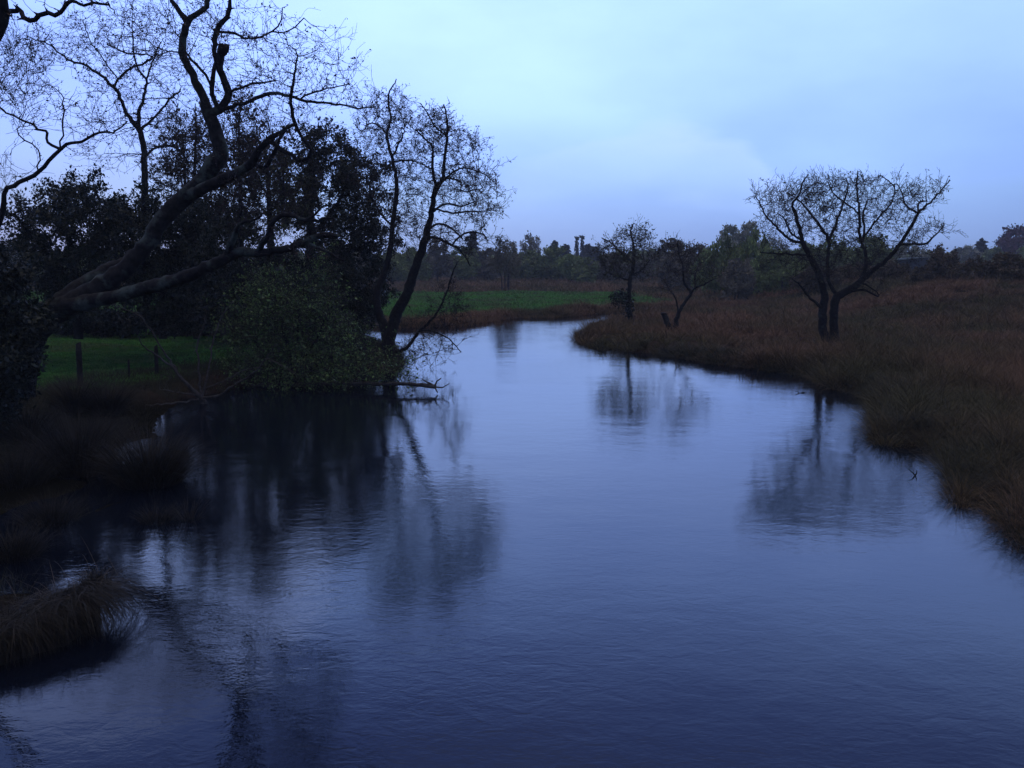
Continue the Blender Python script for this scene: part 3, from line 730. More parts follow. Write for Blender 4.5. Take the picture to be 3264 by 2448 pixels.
t = Tree()
t.limb([(2018,1035,20),(2008,1005,17),(2003,975,16),(2005,944,14),(2009,889,13),(2018,853,12),(2020,810,10),(2018,774,7),(2010,737,5),(2020,712,3)], 47, 47)
t.limb([(2016,838,6),(1980,806,6),(1947,774,5),(1918,759,3)], None, 46)
t.limb([(2008,892,6),(1962,878,5),(1933,868,3)], None, 46.4)
t.limb([(2012,885,6),(2045,860,5),(2070,830,3)], None, 47.5)
t.grow(cloud(mul=1.8, specs=[(1960,805,58,42,46.6,1.6,360),(2030,780,52,50,47,1.5,360),(2015,745,36,22,47,1,120),(2060,820,45,50,47.5,1.3,160),(1960,860,60,35,46.6,1,150),(2060,880,40,25,47.4,.8,60)]), 0.16, 1.6, 0.34, 130, jit=0.2, tip=0.0075, skip=0.35)
t.spray(600, 0.6, 0.12, 0.03, tip=0.0045, up=0.2)
e = finish(t, 'alder_tree', 'small upright bare tree with an ivied foot near the tip of the grassy spit', 'tree', leaf='young', nleaf=3000, lsize=0.09, spread=0.05, tipw=3)
pos = cloud([(1975,950,32,26,47,.6,900),(2005,975,18,45,47,.35,500)])
leaves('ivy', pos, 0.10, M['ivy'], e, t.nodes[0])

t = Tree()
t.limb([(2150,1062,22),(2154,1040,17),(2159,1009,14),(2179,969,11),(2202,936,10),(2193,918,8),(2180,897,7),(2178,853,6),(2165,810,5),(2160,770,3)], 41, 41)
t.limb([(2200,934,7),(2215,918,6),(2244,907,5),(2275,890,3)], None, 40)
t.limb([(2165,1000,7),(2153,951,5),(2130,920,3)], None, 41.5)
t.limb([(2215,918,5),(2215,880,4),(2225,850,3)], None, 41)
t.grow(cloud(mul=1.8, specs=[(2160,795,46,26,41,1,160),(2170,840,70,60,41,1.3,260),(2250,870,50,40,40.3,1,130),(2120,910,40,40,41.6,.8,60)]), 0.14, 1.5, 0.24, 110, jit=0.3, tip=0.0068, skip=0.4)
t.spray(260, 0.55, 0.12, 0.03, tip=0.0042, up=0.3)
finish(t, 'alder_tree', 'small crooked bare tree leaning right beside the broken stump', 'tree', leaf='bud', nleaf=900, lsize=0.07, spread=0.04, tipw=3)

t = Tree(); t.limb([(2146,1070,24),(2139,1055,20),(2126,1028,17),(2118,1003,17),(2115,998,15)], 40.5, 40.5); t.still()
o = tube('tree_stump', t.nodes, t.parent, t.rad, np.arange(len(t.nodes)), 9, M['bark'], None, t.nodes[0], 0.08)
tag(o, 'short slanting broken stump in the grass beside the small crooked tree', 'stump')

# ------------------------------------------------------------------ dead sapling, fallen log, twigs in the water
t = Tree()
t.limb([(650,1296,26),(642,1270,20),(592,1220,9),(543,1166,7),(497,1134,6),(452,1098,4),(445,1075,3)], 22.2, 21.6)
t.limb([(592,1220,6),(533,1138,6),(506,1093,5),(452,1016,4),(393,985,3),(365,970,2)], None, 21.5)
t.limb([(642,1268,9),(636,1210,8),(633,1152,6),(628,1107,5),(646,1043,4),(656,1005,2)], None, 22.6)
t.limb([(650,1265,8),(668,1160,6),(678,1084,5),(705,1016,4),(746,953,2)], None, 23)
t.limb([(655,1272,10),(696,1260,7),(746,1229,6),(809,1188,5),(850,1143,4),(882,1098,2)], None, 21.4)
t.limb([(665,1240,5),(710,1215,4),(769,1184,3),(830,1170,2)], None, 22.8)
t.limb([(630,1262,6),(570,1250,4),(511,1242,3)], None, 21.4)
t.limb([(850,1143,3),(900,1165,3),(950,1200,2)], None, 21.2)
t.limb([(640,1270,6),(560,1285,5),(470,1290,3)], None, 21)
t.grow(cloud([(480,1050,120,80,21.8,.7,60),(680,1040,90,90,22.6,.7,70),(860,1130,70,60,21.4,.5,50),(560,1200,90,40,21.4,.5,40)]), 0.09, 0.9, 0.2, 60, jit=0.3, tip=0.0035, skip=0.3)
finish(t, 'dead_sapling', 'leafless spreading sapling rooted at the water edge in front of the willow bush', 'sapling', trunk='dead_wood', twig='dead_wood', k=7)

t = Tree()
t.limb([(700,1232,8),(770,1230,11),(900,1226,12),(1060,1224,13),(1200,1223,12),(1300,1224,11),(1385,1232,16)], 25.6, 24.0)
t.limb([(1385,1232,8),(1392,1215,5),(1408,1203,3)], None, 24); t.limb([(1385,1232,7),(1360,1218,5),(1345,1205,3)], None, 24); t.limb([(1388,1232,6),(1410,1235,4),(1430,1222,2)], None, 23.9); t.limb([(1385,1232,6),(1396,1252,3)], None, 23.8)
t.still(); o = tube('fallen_log', t.nodes, t.parent, t.rad, np.arange(len(t.nodes)), 9, M['dead_wood'], None, t.nodes[0], 0.07)
tag(o, 'long thin fallen trunk lying low over the water under the willow bush', 'log')
t = Tree()
t.limb([(1098,1046,4),(1150,1040,6),(1210,1037,5),(1240,1038,3)], 42, 42.5); t.still()
o = tube('driftwood', t.nodes, t.parent, t.rad, np.arange(len(t.nodes)), 6, M['dead_wood'], None, t.nodes[0], 0.08)
tag(o, 'pale driftwood pole lying at the far water edge left of the alder', 'driftwood')
t = Tree()
t.limb([(2902,1560,3),(2912,1530,6),(2918,1518,7),(2905,1505,4),(2896,1492,2)], 14.6, 14.6); t.limb([(2915,1520,4),(2925,1500,3)], None, 14.6); t.still()
o = tube('water_twig', t.nodes, t.parent, t.rad, np.arange(len(t.nodes)), 5, M['bark'], None, t.nodes[0], 0.05)
tag(o, 'small dark forked twig sticking out of the water by the right bank', 'twig')
t = Tree()
t.limb([(2610,1256,3),(2575,1254,4),(2548,1252,3),(2535,1245,2)], 24, 24); t.limb([(2548,1252,3),(2540,1262,2)], None, 24); t.still()
o = tube('water_twig', t.nodes, t.parent, t.rad, np.arange(len(t.nodes)), 5, M['bark'], None, t.nodes[0], 0.05)
tag(o, 'thin twig reaching over the water below the large right bank tree', 'twig')

# ------------------------------------------------------------------ fence posts
def post(x, y0, y1, w, d, label):
    b = P(x, y1, d); b[2] = min(b[2], height1(b[0], b[1])); top = P(x, y0, d)[2]; r = w*0.5/FX*d
    k = 10; V = []; h = top-b[2]+0.15
    for j, z in enumerate(np.linspace(-0.15, h-0.15, 6)):
        for i in range(k):
            a = 2*math.pi*i/k; rr = r*(1+rng.normal(0, 0.05))*(0.9 if j == 5 else 1)
            V.append((math.cos(a)*rr+0.02*z, math.sin(a)*rr, z+(0.03*math.cos(a) if j == 5 else 0)))
    V.append((0.02*h, 0, h-0.14))
    Q = [(j*k+i, j*k+(i+1) % k, (j+1)*k+(i+1) % k, (j+1)*k+i) for j in range(5) for i in range(k)]
    T3 = [(5*k+i, 5*k+(i+1) % k, 6*k) for i in range(k)]
    o = mesh('fence_post', np.array(V), quads=Q, tris=T3, mat=M['bark']); o.location = b
    tag(o, label, 'fence post', 'old wooden fence posts on the left bank')
post(257, 1093, 1240, 18, 22.8, 'thick upright fence post before the green grass, the tallest of the posts')
post(412, 1147, 1208, 7, 24.4, 'short thin fence stake standing in the green grass, the smallest of the posts')
post(500, 1102, 1195, 13, 25.2, 'dark fence post behind the dead sapling twigs, of middle height')

# ------------------------------------------------------------------ evergreen and ivy-clad trees on the left
def massed(name, label, cat, limbs, d, clouds, leaf, nleaf, lsize, step, kill, tip=0.006, spread=0.10, trunk='bark', jit=0.3, d1=None, tipw=1.5, group=None, sprays=None):
    t = Tree()
    for i, l in enumerate(limbs): t.limb(l, d if i == 0 else None, (d1 or d) if i == 0 else d + random.uniform(-1, 1))
    t.grow(cloud(clouds, 1.5, True), step, step*12, kill*0.85, 120, jit=jit, tip=tip, skip=0.2)
    if sprays: t.spray(**sprays)
    return finish(t, name, label, cat, group, trunk=trunk, kt=3, leaf=leaf, nleaf=nleaf, lsize=lsize, spread=spread, lr=0.03, tipw=tipw)
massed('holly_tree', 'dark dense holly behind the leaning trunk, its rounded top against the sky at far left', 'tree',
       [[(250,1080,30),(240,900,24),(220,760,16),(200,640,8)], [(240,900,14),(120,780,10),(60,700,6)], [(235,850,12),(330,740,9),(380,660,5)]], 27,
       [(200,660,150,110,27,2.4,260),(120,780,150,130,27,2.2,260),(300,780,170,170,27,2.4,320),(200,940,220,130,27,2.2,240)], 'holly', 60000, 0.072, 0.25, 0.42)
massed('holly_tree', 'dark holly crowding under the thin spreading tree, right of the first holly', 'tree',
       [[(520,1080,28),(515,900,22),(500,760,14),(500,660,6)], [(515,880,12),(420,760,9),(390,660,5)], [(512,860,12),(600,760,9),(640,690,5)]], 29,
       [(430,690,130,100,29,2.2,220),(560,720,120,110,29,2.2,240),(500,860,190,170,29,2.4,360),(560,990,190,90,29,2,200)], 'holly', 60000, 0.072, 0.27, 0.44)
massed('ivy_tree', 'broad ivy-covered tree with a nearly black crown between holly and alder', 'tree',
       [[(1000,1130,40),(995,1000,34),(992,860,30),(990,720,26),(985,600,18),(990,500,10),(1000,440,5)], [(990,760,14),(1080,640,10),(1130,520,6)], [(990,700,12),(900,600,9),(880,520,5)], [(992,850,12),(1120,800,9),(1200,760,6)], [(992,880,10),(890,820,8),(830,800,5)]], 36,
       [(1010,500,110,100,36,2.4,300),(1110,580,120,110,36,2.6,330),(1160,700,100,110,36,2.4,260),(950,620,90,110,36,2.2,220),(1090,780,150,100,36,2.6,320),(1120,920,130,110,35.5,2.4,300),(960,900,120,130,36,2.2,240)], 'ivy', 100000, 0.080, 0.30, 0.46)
massed('bare_tree', 'thin grey-trunked tree with a loose twiggy crown left of the ivy-covered tree', 'tree',
       [[(868,1080,30),(866,900,27),(863,760,22),(858,640,16),(850,540,9),(845,460,5)], [(862,740,8),(900,640,6),(905,560,4)], [(860,700,8),(800,610,6),(770,540,4)]], 34,
       [(840,560,110,110,34,2,420),(800,690,100,100,34,2,260),(900,680,80,80,34,1.6,200)], 'young', 16000, 0.08, 0.17, 0.32, tip=0.007, spread=0.05, sprays=dict(n=450, length=0.8, seg=0.12, rmax=0.02, tip=0.006, up=0.25))
massed('bare_tree', 'slim dark sapling-like tree rising between the leaning trunk and its right-hand bough', 'tree',
       [[(775,1080,18),(772,900,16),(768,700,13),(765,560,11),(762,440,8),(765,350,6),(772,300,3)], [(765,520,5),(810,460,4),(850,400,3)], [(768,600,5),(720,520,4),(700,440,3)]], 32,
       [(770,380,80,70,32,1.4,260),(790,500,110,90,32,1.6,300),(700,560,80,90,32,1.3,160),(780,640,100,80,32,1.4,160)], 'bud', 10000, 0.07, 0.16, 0.30, tip=0.006, spread=0.04, sprays=dict(n=450, length=0.8, seg=0.12, rmax=0.02, tip=0.006, up=0.25))
massed('bare_tree', 'slender twin-stemmed bare tree between the two hollies and the leaning trunk', 'tree',
       [[(625,1080,20),(620,900,17),(615,760,14),(618,620,12),(622,500,9),(625,400,6),(622,330,3)], [(616,720,10),(592,600,9),(585,480,6),(580,420,3)]], 33,
       [(610,460,100,90,33,1.6,320),(570,560,100,80,33,1.6,220),(650,620,90,90,33,1.5,200)], 'bud', 11000, 0.07, 0.17, 0.31, tip=0.007, spread=0.04, sprays=dict(n=450, length=0.8, seg=0.12, rmax=0.02, tip=0.006, up=0.25))
massed('holly_tree', 'dark holly standing back in the gap between the hollies and the ivy-covered tree', 'tree',
       [[(680,1080,24),(680,900,18),(682,780,12),(684,680,6)], [(680,880,10),(620,780,8)], [(680,860,10),(750,770,8)]], 39,
       [(680,720,90,90,39,2,240),(620,830,110,100,39,2,240),(740,840,110,110,39,2,240)], 'holly', 40000, 0.085, 0.28, 0.44)
massed('hawthorn_tree', 'dark bushy hawthorn filling the gap under the leaning tree right bough', 'tree',
       [[(740,1090,24),(745,980,18),(750,860,10),(760,780,5)], [(742,1000,12),(660,900,8),(620,840,5)], [(742,1000,12),(830,900,8),(870,820,5)]], 35,
       [(750,880,150,100,35,2.2,300),(640,930,110,90,35,2,200),(850,940,110,100,35,2,240)], 'ivy', 42000, 0.08, 0.28, 0.44)
massed('hawthorn_tree', 'black low-branched thicket between the ivy-covered tree and the alder stems', 'tree',
       [[(1090,1120,24),(1085,1040,18),(1090,940,10),(1100,860,5)], [(1086,1040,12),(1020,960,8)], [(1086,1040,12),(1160,960,8)]], 34,
       [(1080,960,130,110,34,2,300),(1000,1020,110,80,34,1.8,200),(1150,1010,70,80,34,1.4,140)], 'ivy', 42000, 0.075, 0.26, 0.42)
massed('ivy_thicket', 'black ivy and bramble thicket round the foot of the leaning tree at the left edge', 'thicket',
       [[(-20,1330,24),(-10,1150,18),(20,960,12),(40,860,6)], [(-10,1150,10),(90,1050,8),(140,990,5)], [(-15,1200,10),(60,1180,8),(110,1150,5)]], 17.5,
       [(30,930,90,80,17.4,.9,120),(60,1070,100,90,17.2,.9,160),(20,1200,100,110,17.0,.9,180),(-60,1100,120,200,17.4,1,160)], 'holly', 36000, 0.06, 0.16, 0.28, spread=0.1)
massed('hedge_shrub', 'low black shrub beyond the pasture, under the hollies', 'shrub',
       [[(330,1085,16),(330,1040,12),(320,1000,6)], [(330,1060,8),(250,1020,5)], [(330,1060,8),(420,1020,5)]], 37,
       [(330,1030,120,45,37,1.4,160),(220,1020,80,45,37,1.2,90),(440,1030,80,42,37,1.2,90)], 'holly', 24000, 0.12, 0.28, 0.42)
massed('hedge_shrub', 'low black shrub beyond the pasture, right behind the dead sapling', 'shrub',
       [[(620,1085,16),(620,1040,12),(620,1000,6)], [(620,1060,8),(540,1030,5)], [(620,1060,8),(720,1030,5)]], 37.5,
       [(600,1040,120,42,37.5,1.4,160),(720,1030,80,50,37.5,1.2,100)], 'holly', 22000, 0.12, 0.28, 0.42)
massed('willow_bush', 'large willow bush with small fresh green leaves, drooping to the water', 'bush',
       [[(930,1230,20),(930,1150,14),(900,1050,9),(860,960,5)], [(930,1190,12),(1010,1080,9),(1040,1000,5)], [(930,1200,12),(1080,1130,9),(1180,1110,5)], [(930,1200,12),(840,1120,9),(780,1050,5)], [(930,1210,10),(1100,1190,8),(1230,1210,4)], [(932,1180,10),(950,1050,8),(960,930,4)]], 26,
       [(860,950,90,70,26.4,1.3,240),(960,1010,110,80,26,1.4,280),(790,1060,80,70,26,1.1,170),(930,1130,120,60,25.8,1.3,220),(1080,1090,90,50,25.8,1.2,200),(1150,1170,110,50,25.3,1.1,240),(1250,1200,60,45,25.0,.7,110),(870,1190,110,40,25.4,1,140),(1020,1200,110,35,25.0,1,160),(990,900,50,50,26,.8,60)], 'willow', 34000, 0.055, 0.15, 0.24, tip=0.0040, spread=0.03, trunk='bark', sprays=dict(n=2600, length=0.95, seg=0.09, rmax=0.02, tip=0.0032, up=0.16, weep=0.05, along=0.9))

# ------------------------------------------------------------------ rush tussocks (each one a thing)
def tussock(x, y, r, h, n, label, mat='rush', droop=(0.2, 1.3), lean=(0.02, 0.75), wob=0, z0=None, wid=None):
    gx, gy = G(x, y, 0.03)
    gz = max(0.0, height1(gx, gy)) if z0 is None else z0
    a = rng.uniform(0, 2*math.pi, n); q = rng.uniform(0, 1, n)**0.6
    base = np.stack([gx+np.cos(a)*q*r*0.45, gy+np.sin(a)*q*r*0.45, np.full(n, gz-0.03)], -1)
    L = h*rng.uniform(0.6, 1.25, n)*(1.15-0.15*q)
    w = np.maximum(0.0045, 0.0004*gy)*rng.uniform(0.7, 1.3, n) if wid is None else wid*rng.uniform(0.7, 1.3, n)
    o = blades('rush_tussock', base, a+rng.normal(0, .3, n), lean[0]+(lean[1]-lean[0])*q*rng.uniform(.5, 1.2, n), L, w, rng.uniform(*droop, n), M[mat], origin=(gx, gy, gz), rows=6)
    tag(o, label, 'rush clump', 'clumps of rush in the flooded left bank'); return o
tussock(250, 1500, 1.1, 1.05, 2400, 'broad dark rush clump left of the puddle in the flooded bank')
tussock(480, 1535, 1.0, 0.95, 2200, 'wide dark rush clump right of the puddle, at the river edge')
tussock(240, 1330, 0.5, 0.95, 900, 'narrow rush clump just below the tallest fence post')
tussock(345, 1330, 0.5, 0.95, 900, 'rush clump between the tallest fence post and the dead sapling')
tussock(300, 1420, 0.7, 0.6, 700, 'low rush clump behind the puddle of the flooded bank')
tussock(90, 1400, 0.9, 0.8, 900, 'rush clump at the left edge under the ivy thicket')
tussock(60, 1560, 0.9, 0.7, 900, 'shaggy rush clump at the left edge beside the broad dark clump')
tussock(160, 1660, 0.7, 0.45, 700, 'low matted rush clump left of the reeds, nearest the camera bar the fallen one')
tussock(500, 1655, 0.45, 0.32, 260, 'small drowned rush clump out in the shallow river')
tussock(600, 1650, 0.30, 0.34, 120, 'sparse wisps of rush in the shallow river, right of the small drowned clump')
tussock(40, 1770, 0.6, 0.5, 700, 'rush clump at the left edge above the collapsed tussock')
# collapsed foreground tussock: a mound of dead rushes thrown over to the water
def collapsed():
    n = 8000
    c = np.array([*G(345, 2020, 0.0), 0.0]); e = empty('collapsed_tussock', c)
    tag(e, 'large collapsed tussock of dead rushes hanging into the water at the lower left', 'rush clump')
    # core ridge running down to the left
    t = rng.uniform(0, 1, n)
    apex = P(305, 1862, 8.6); foot = P(-60, 2030, 7.6)
    base = apex[None, :]*(1-t[:, None])+foot[None, :]*t[:, None]; base[:, 2] -= 0.05
    base += rng.normal(0, 1, (n, 3))*np.array([.06, .05, .04])
    az = np.where(t < 0.12, rng.uniform(-3.1, 3.1, n), rng.uniform(-2.7, 0.7, n))
    lean = rng.uniform(0.9, 1.7, n); L = rng.uniform(0.25, 0.80, n)*(1-0.35*t)*np.where(t < 0.3, 1.05, 1.0); droop = rng.uniform(0.7, 1.7, n)
    blades('fallen_rushes', base, az, lean, L, rng.uniform(.003, .008, n), droop, M['rush'], e, c, rows=7)
    m = 150; q = rng.uniform(0, 1, m)**1.5          # loose pale straws thrown across the mound
    b3 = apex[None, :]*(1-q[:, None])+foot[None, :]*q[:, None]+rng.normal(0, 1, (m, 3))*np.array([.12, .12, .05]); b3[:, 2] += 0.03
    blades('loose_straw', b3, rng.uniform(-3.1, 3.1, m), rng.uniform(0.9, 1.7, m), rng.uniform(.25, .7, m), rng.uniform(.003, .005, m), rng.uniform(.1, .9, m), M['straw'], e, c, rows=6)
    m = 260; q = rng.uniform(0, 0.9, m); b4 = apex[None, :]*(1-q[:, None])+foot[None, :]*q[:, None]+rng.normal(0, 1, (m, 3))*np.array([.06, .10, .02]); b4[:, 2] += 0.02
    blades('ridge_stubble', b4, rng.uniform(0, 6.28, m), rng.uniform(0, 1.0, m), rng.uniform(.06, .24, m), rng.uniform(.003, .007, m), rng.uniform(0, .6, m), M['rush'], e, c, rows=4)
    m = 420; a = rng.uniform(0, 6.28, m)
    b2 = apex[None, :]+rng.normal(0, 1, (m, 3))*np.array([.07, .06, .02]); b2[:, 2] -= 0.06
    blades('upright_stubble', b2, a, rng.uniform(0, .8, m), rng.uniform(.10, .26, m), rng.uniform(.004, .007, m), rng.uniform(0, .5, m), M['rush'], e, c, rows=4)
    # inner mound that carries them
    k = 20; J = 12; V = []
    for j in range(J+1):
        f = j/J; p = apex*(1-f)+foot*f; rr = (0.20+0.16*min(1, f*4))-0.06*f
        for i in range(k):
            an = 2*math.pi*i/k; rr2 = rr*(1+0.18*math.sin(3*an+5*f)+rng.normal(0, .05))
            v = p+np.array([0.35*math.cos(an)*rr2, -math.cos(an)*rr2, math.sin(an)*rr2*1.0])-np.array([0, 0, rr*0.95])
            if math.sin(an) < -0.15: v[2] = -0.25
            V.append(v)
    Q = [(j*k+i, j*k+(i+1) % k, (j+1)*k+(i+1) % k, (j+1)*k+i) for j in range(J) for i in range(k)]
    mesh('root_mound', np.array(V), quads=Q, tris=[(0, i, i+1) for i in range(1, k-1)], mat=M['soil'], parent=e, smooth=True, origin=c)
M['straw'] = leaf_mat('dry_straw', [(.06, .045, .028), (.12, .09, .055), (.03, .024, .016)], 0.7)
M['soil'] = bark_mat('soil', (.008, .007, .006), (.022, .018, .014), (.03, .025, .02), 0.3)
collapsed()

# ------------------------------------------------------------------ distant trees
def template(kind, H=6.0, seed=1):
    """a tree in its own metres; returns list of (part name, object)"""
    t = Tree()
    if kind == 'conifer' or kind == 'pine':
        t.poly([(0, 0, -0.2, .18), (0.1, 0, H*0.5, .11), (0, 0.05, H, .02)], sub=0.5)
        t.still(); e = empty('tmp', (0, 0, 0)); tube('trunk', t.nodes, t.parent, t.rad, np.arange(len(t.nodes)), 6, M['far_bark'], e, (0, 0, 0))
        n = 2600 if kind == 'conifer' else 500; z = rng.uniform(0.12 if kind == 'conifer' else 0.45, 1, n)
        if kind == 'conifer': rmax = (1-z)*0.26*H*(0.75+0.25*np.sin(z*48))+0.03*H
        else: rmax = 0.11*H*(0.25+np.abs(np.sin(z*16+1)))*(1.3-z)
        a = rng.uniform(0, 6.283, n); q = rng.uniform(0, 1, n)**0.6
        pos = np.stack([np.cos(a)*rmax*q, np.sin(a)*rmax*q, z*H-0.12*q*rmax], -1)
        leaves('crown', pos, 0.35, M['far_spruce'], e, (0, 0, 0), -0.2)
        return e
    lobes = {'round': [(0, 0, .56, .38, .38, .42, 130), (-.24, .1, .36, .28, .28, .32, 70), (.26, 0, .38, .28, .28, .32, 70)],
             'twiggy': [(0, 0, .64, .34, .32, .34, 160), (-.22, 0, .45, .24, .24, .32, 80), (.22, .1, .48, .26, .24, .34, 80)],
             'low': [(0, 0, .45, .55, .45, .42, 150), (-.42, 0, .35, .35, .35, .32, 80), (.42, 0, .36, .36, .35, .34, 80)],
             'tall': [(0, 0, .68, .24, .24, .31, 130), (-.15, 0, .40, .24, .24, .34, 90), (.17, 0, .44, .22, .22, .34, 80)],
             'multi': [(0, 0, .62, .34, .32, .36, 170), (-.25, 0, .50, .26, .24, .3, 80), (.26, 0, .52, .26, .24, .3, 80)]}[kind]
    st = {'multi': [-.10, -.04, .03, .12], 'low': [-.12, .12]}.get(kind, [0.0])
    for i, s0 in enumerate(st):
        if i == 0: t.poly([(s0*H, 0, -0.2, .022*H), (s0*H*1.2, .02*H, H*.22, .018*H), (s0*H*1.6+.03*H, 0, H*.45, .011*H)], sub=0.3)
        else:
            t.p.append(np.array([s0*H, 0, -0.2])); t.par.append(0); t.r.append(.016*H); t.tr.append(True); t.px.append((0, 0))
            t.poly([(s0*H, 0, -0.2, .016*H), (s0*H*1.4, -.02*H, H*.25, .013*H), (s0*H*2.2, 0, H*.42, .009*H)], sub=0.3)
    t.grow(ball([(a*H, b*H, c*H, d*H, e2*H, f*H, n) for a, b, c, d, e2, f, n in lobes]), 0.075*H, 5*H, 0.115*H, 60, jit=.25, tip=0.0016*H+.004, skip=0.45)
    e = empty('tmp', (0, 0, 0)); ids = np.arange(len(t.nodes))
    tube('trunk', t.nodes, t.parent, t.rad, ids[:t.n0], 6, M['far_bark'], e, (0, 0, 0), 0.05)
    tube('branches', t.nodes, t.parent, t.rad, ids[t.n0:], 3, M['far_bark'], e, (0, 0, 0))
    nl, ls, sp = {'round': (11000, .040, .038), 'twiggy': (5500, .028, .034), 'low': (12000, .038, .040), 'tall': (8000, .034, .034), 'multi': (9000, .024, .034)}[kind]
    thin = ids[t.n0:]; w = np.where(t.tips[thin], 2.0, 1.0); w /= w.sum(); c = rng.choice(thin, nl, p=w)
    pos = t.nodes[c]+rng.normal(0, sp*H, (nl, 3)); leaves('crown', pos, ls*H, M['far_green'], e, (0, 0, 0), .2, .7)
    return e
TPL = {}
for k_ in ('round', 'twiggy', 'low', 'tall', 'multi', 'conifer', 'pine'):
    TPL[k_] = [template(k_) for _ in range(2 if k_ not in ('pine', 'multi') else 1)]
REC = {}
def mesh_with(me, mat):
    key = (me.name, mat)
    if key not in REC:
        m2 = me.copy(); m2.materials.clear(); m2.materials.append(M[mat]); REC[key] = m2
    return REC[key]
def far_tree(kind, x, ytop, ybase, w, d, leaf, label, name='distant_tree', cat='tree', group='trees along the far edge of the fields', dz=0):
    src = random.choice(TPL[kind]); X = (x-CX)/FX*d; gz = height1(X, d) + dz
    H = (P(x, ytop, d)[2]-gz)*{'round': 1.10, 'twiggy': 1.08, 'low': 1.20, 'tall': 1.06, 'multi': 1.10, 'conifer': 1.0, 'pine': 1.0}[kind]
    e = src.copy(); C.objects.link(e); e.name = name; e.location = (X, d, gz-0.05)
    nat = {'round': .95, 'twiggy': .85, 'low': 1.5, 'tall': .65, 'multi': .95, 'conifer': .5, 'pine': .26}[kind]*H
    sxy = (w/FX*d)/nat
    e.scale = (sxy*H/6, sxy*H/6, H/6*1.02); e.rotation_euler = (0, 0, random.uniform(0, 6.28))
    tag(e, label, cat, group)
    for ch in src.children:
        c = ch.copy(); C.objects.link(c); c.parent = e
        if ch.name.startswith('crown'): c.data = mesh_with(ch.data, leaf)
    return e
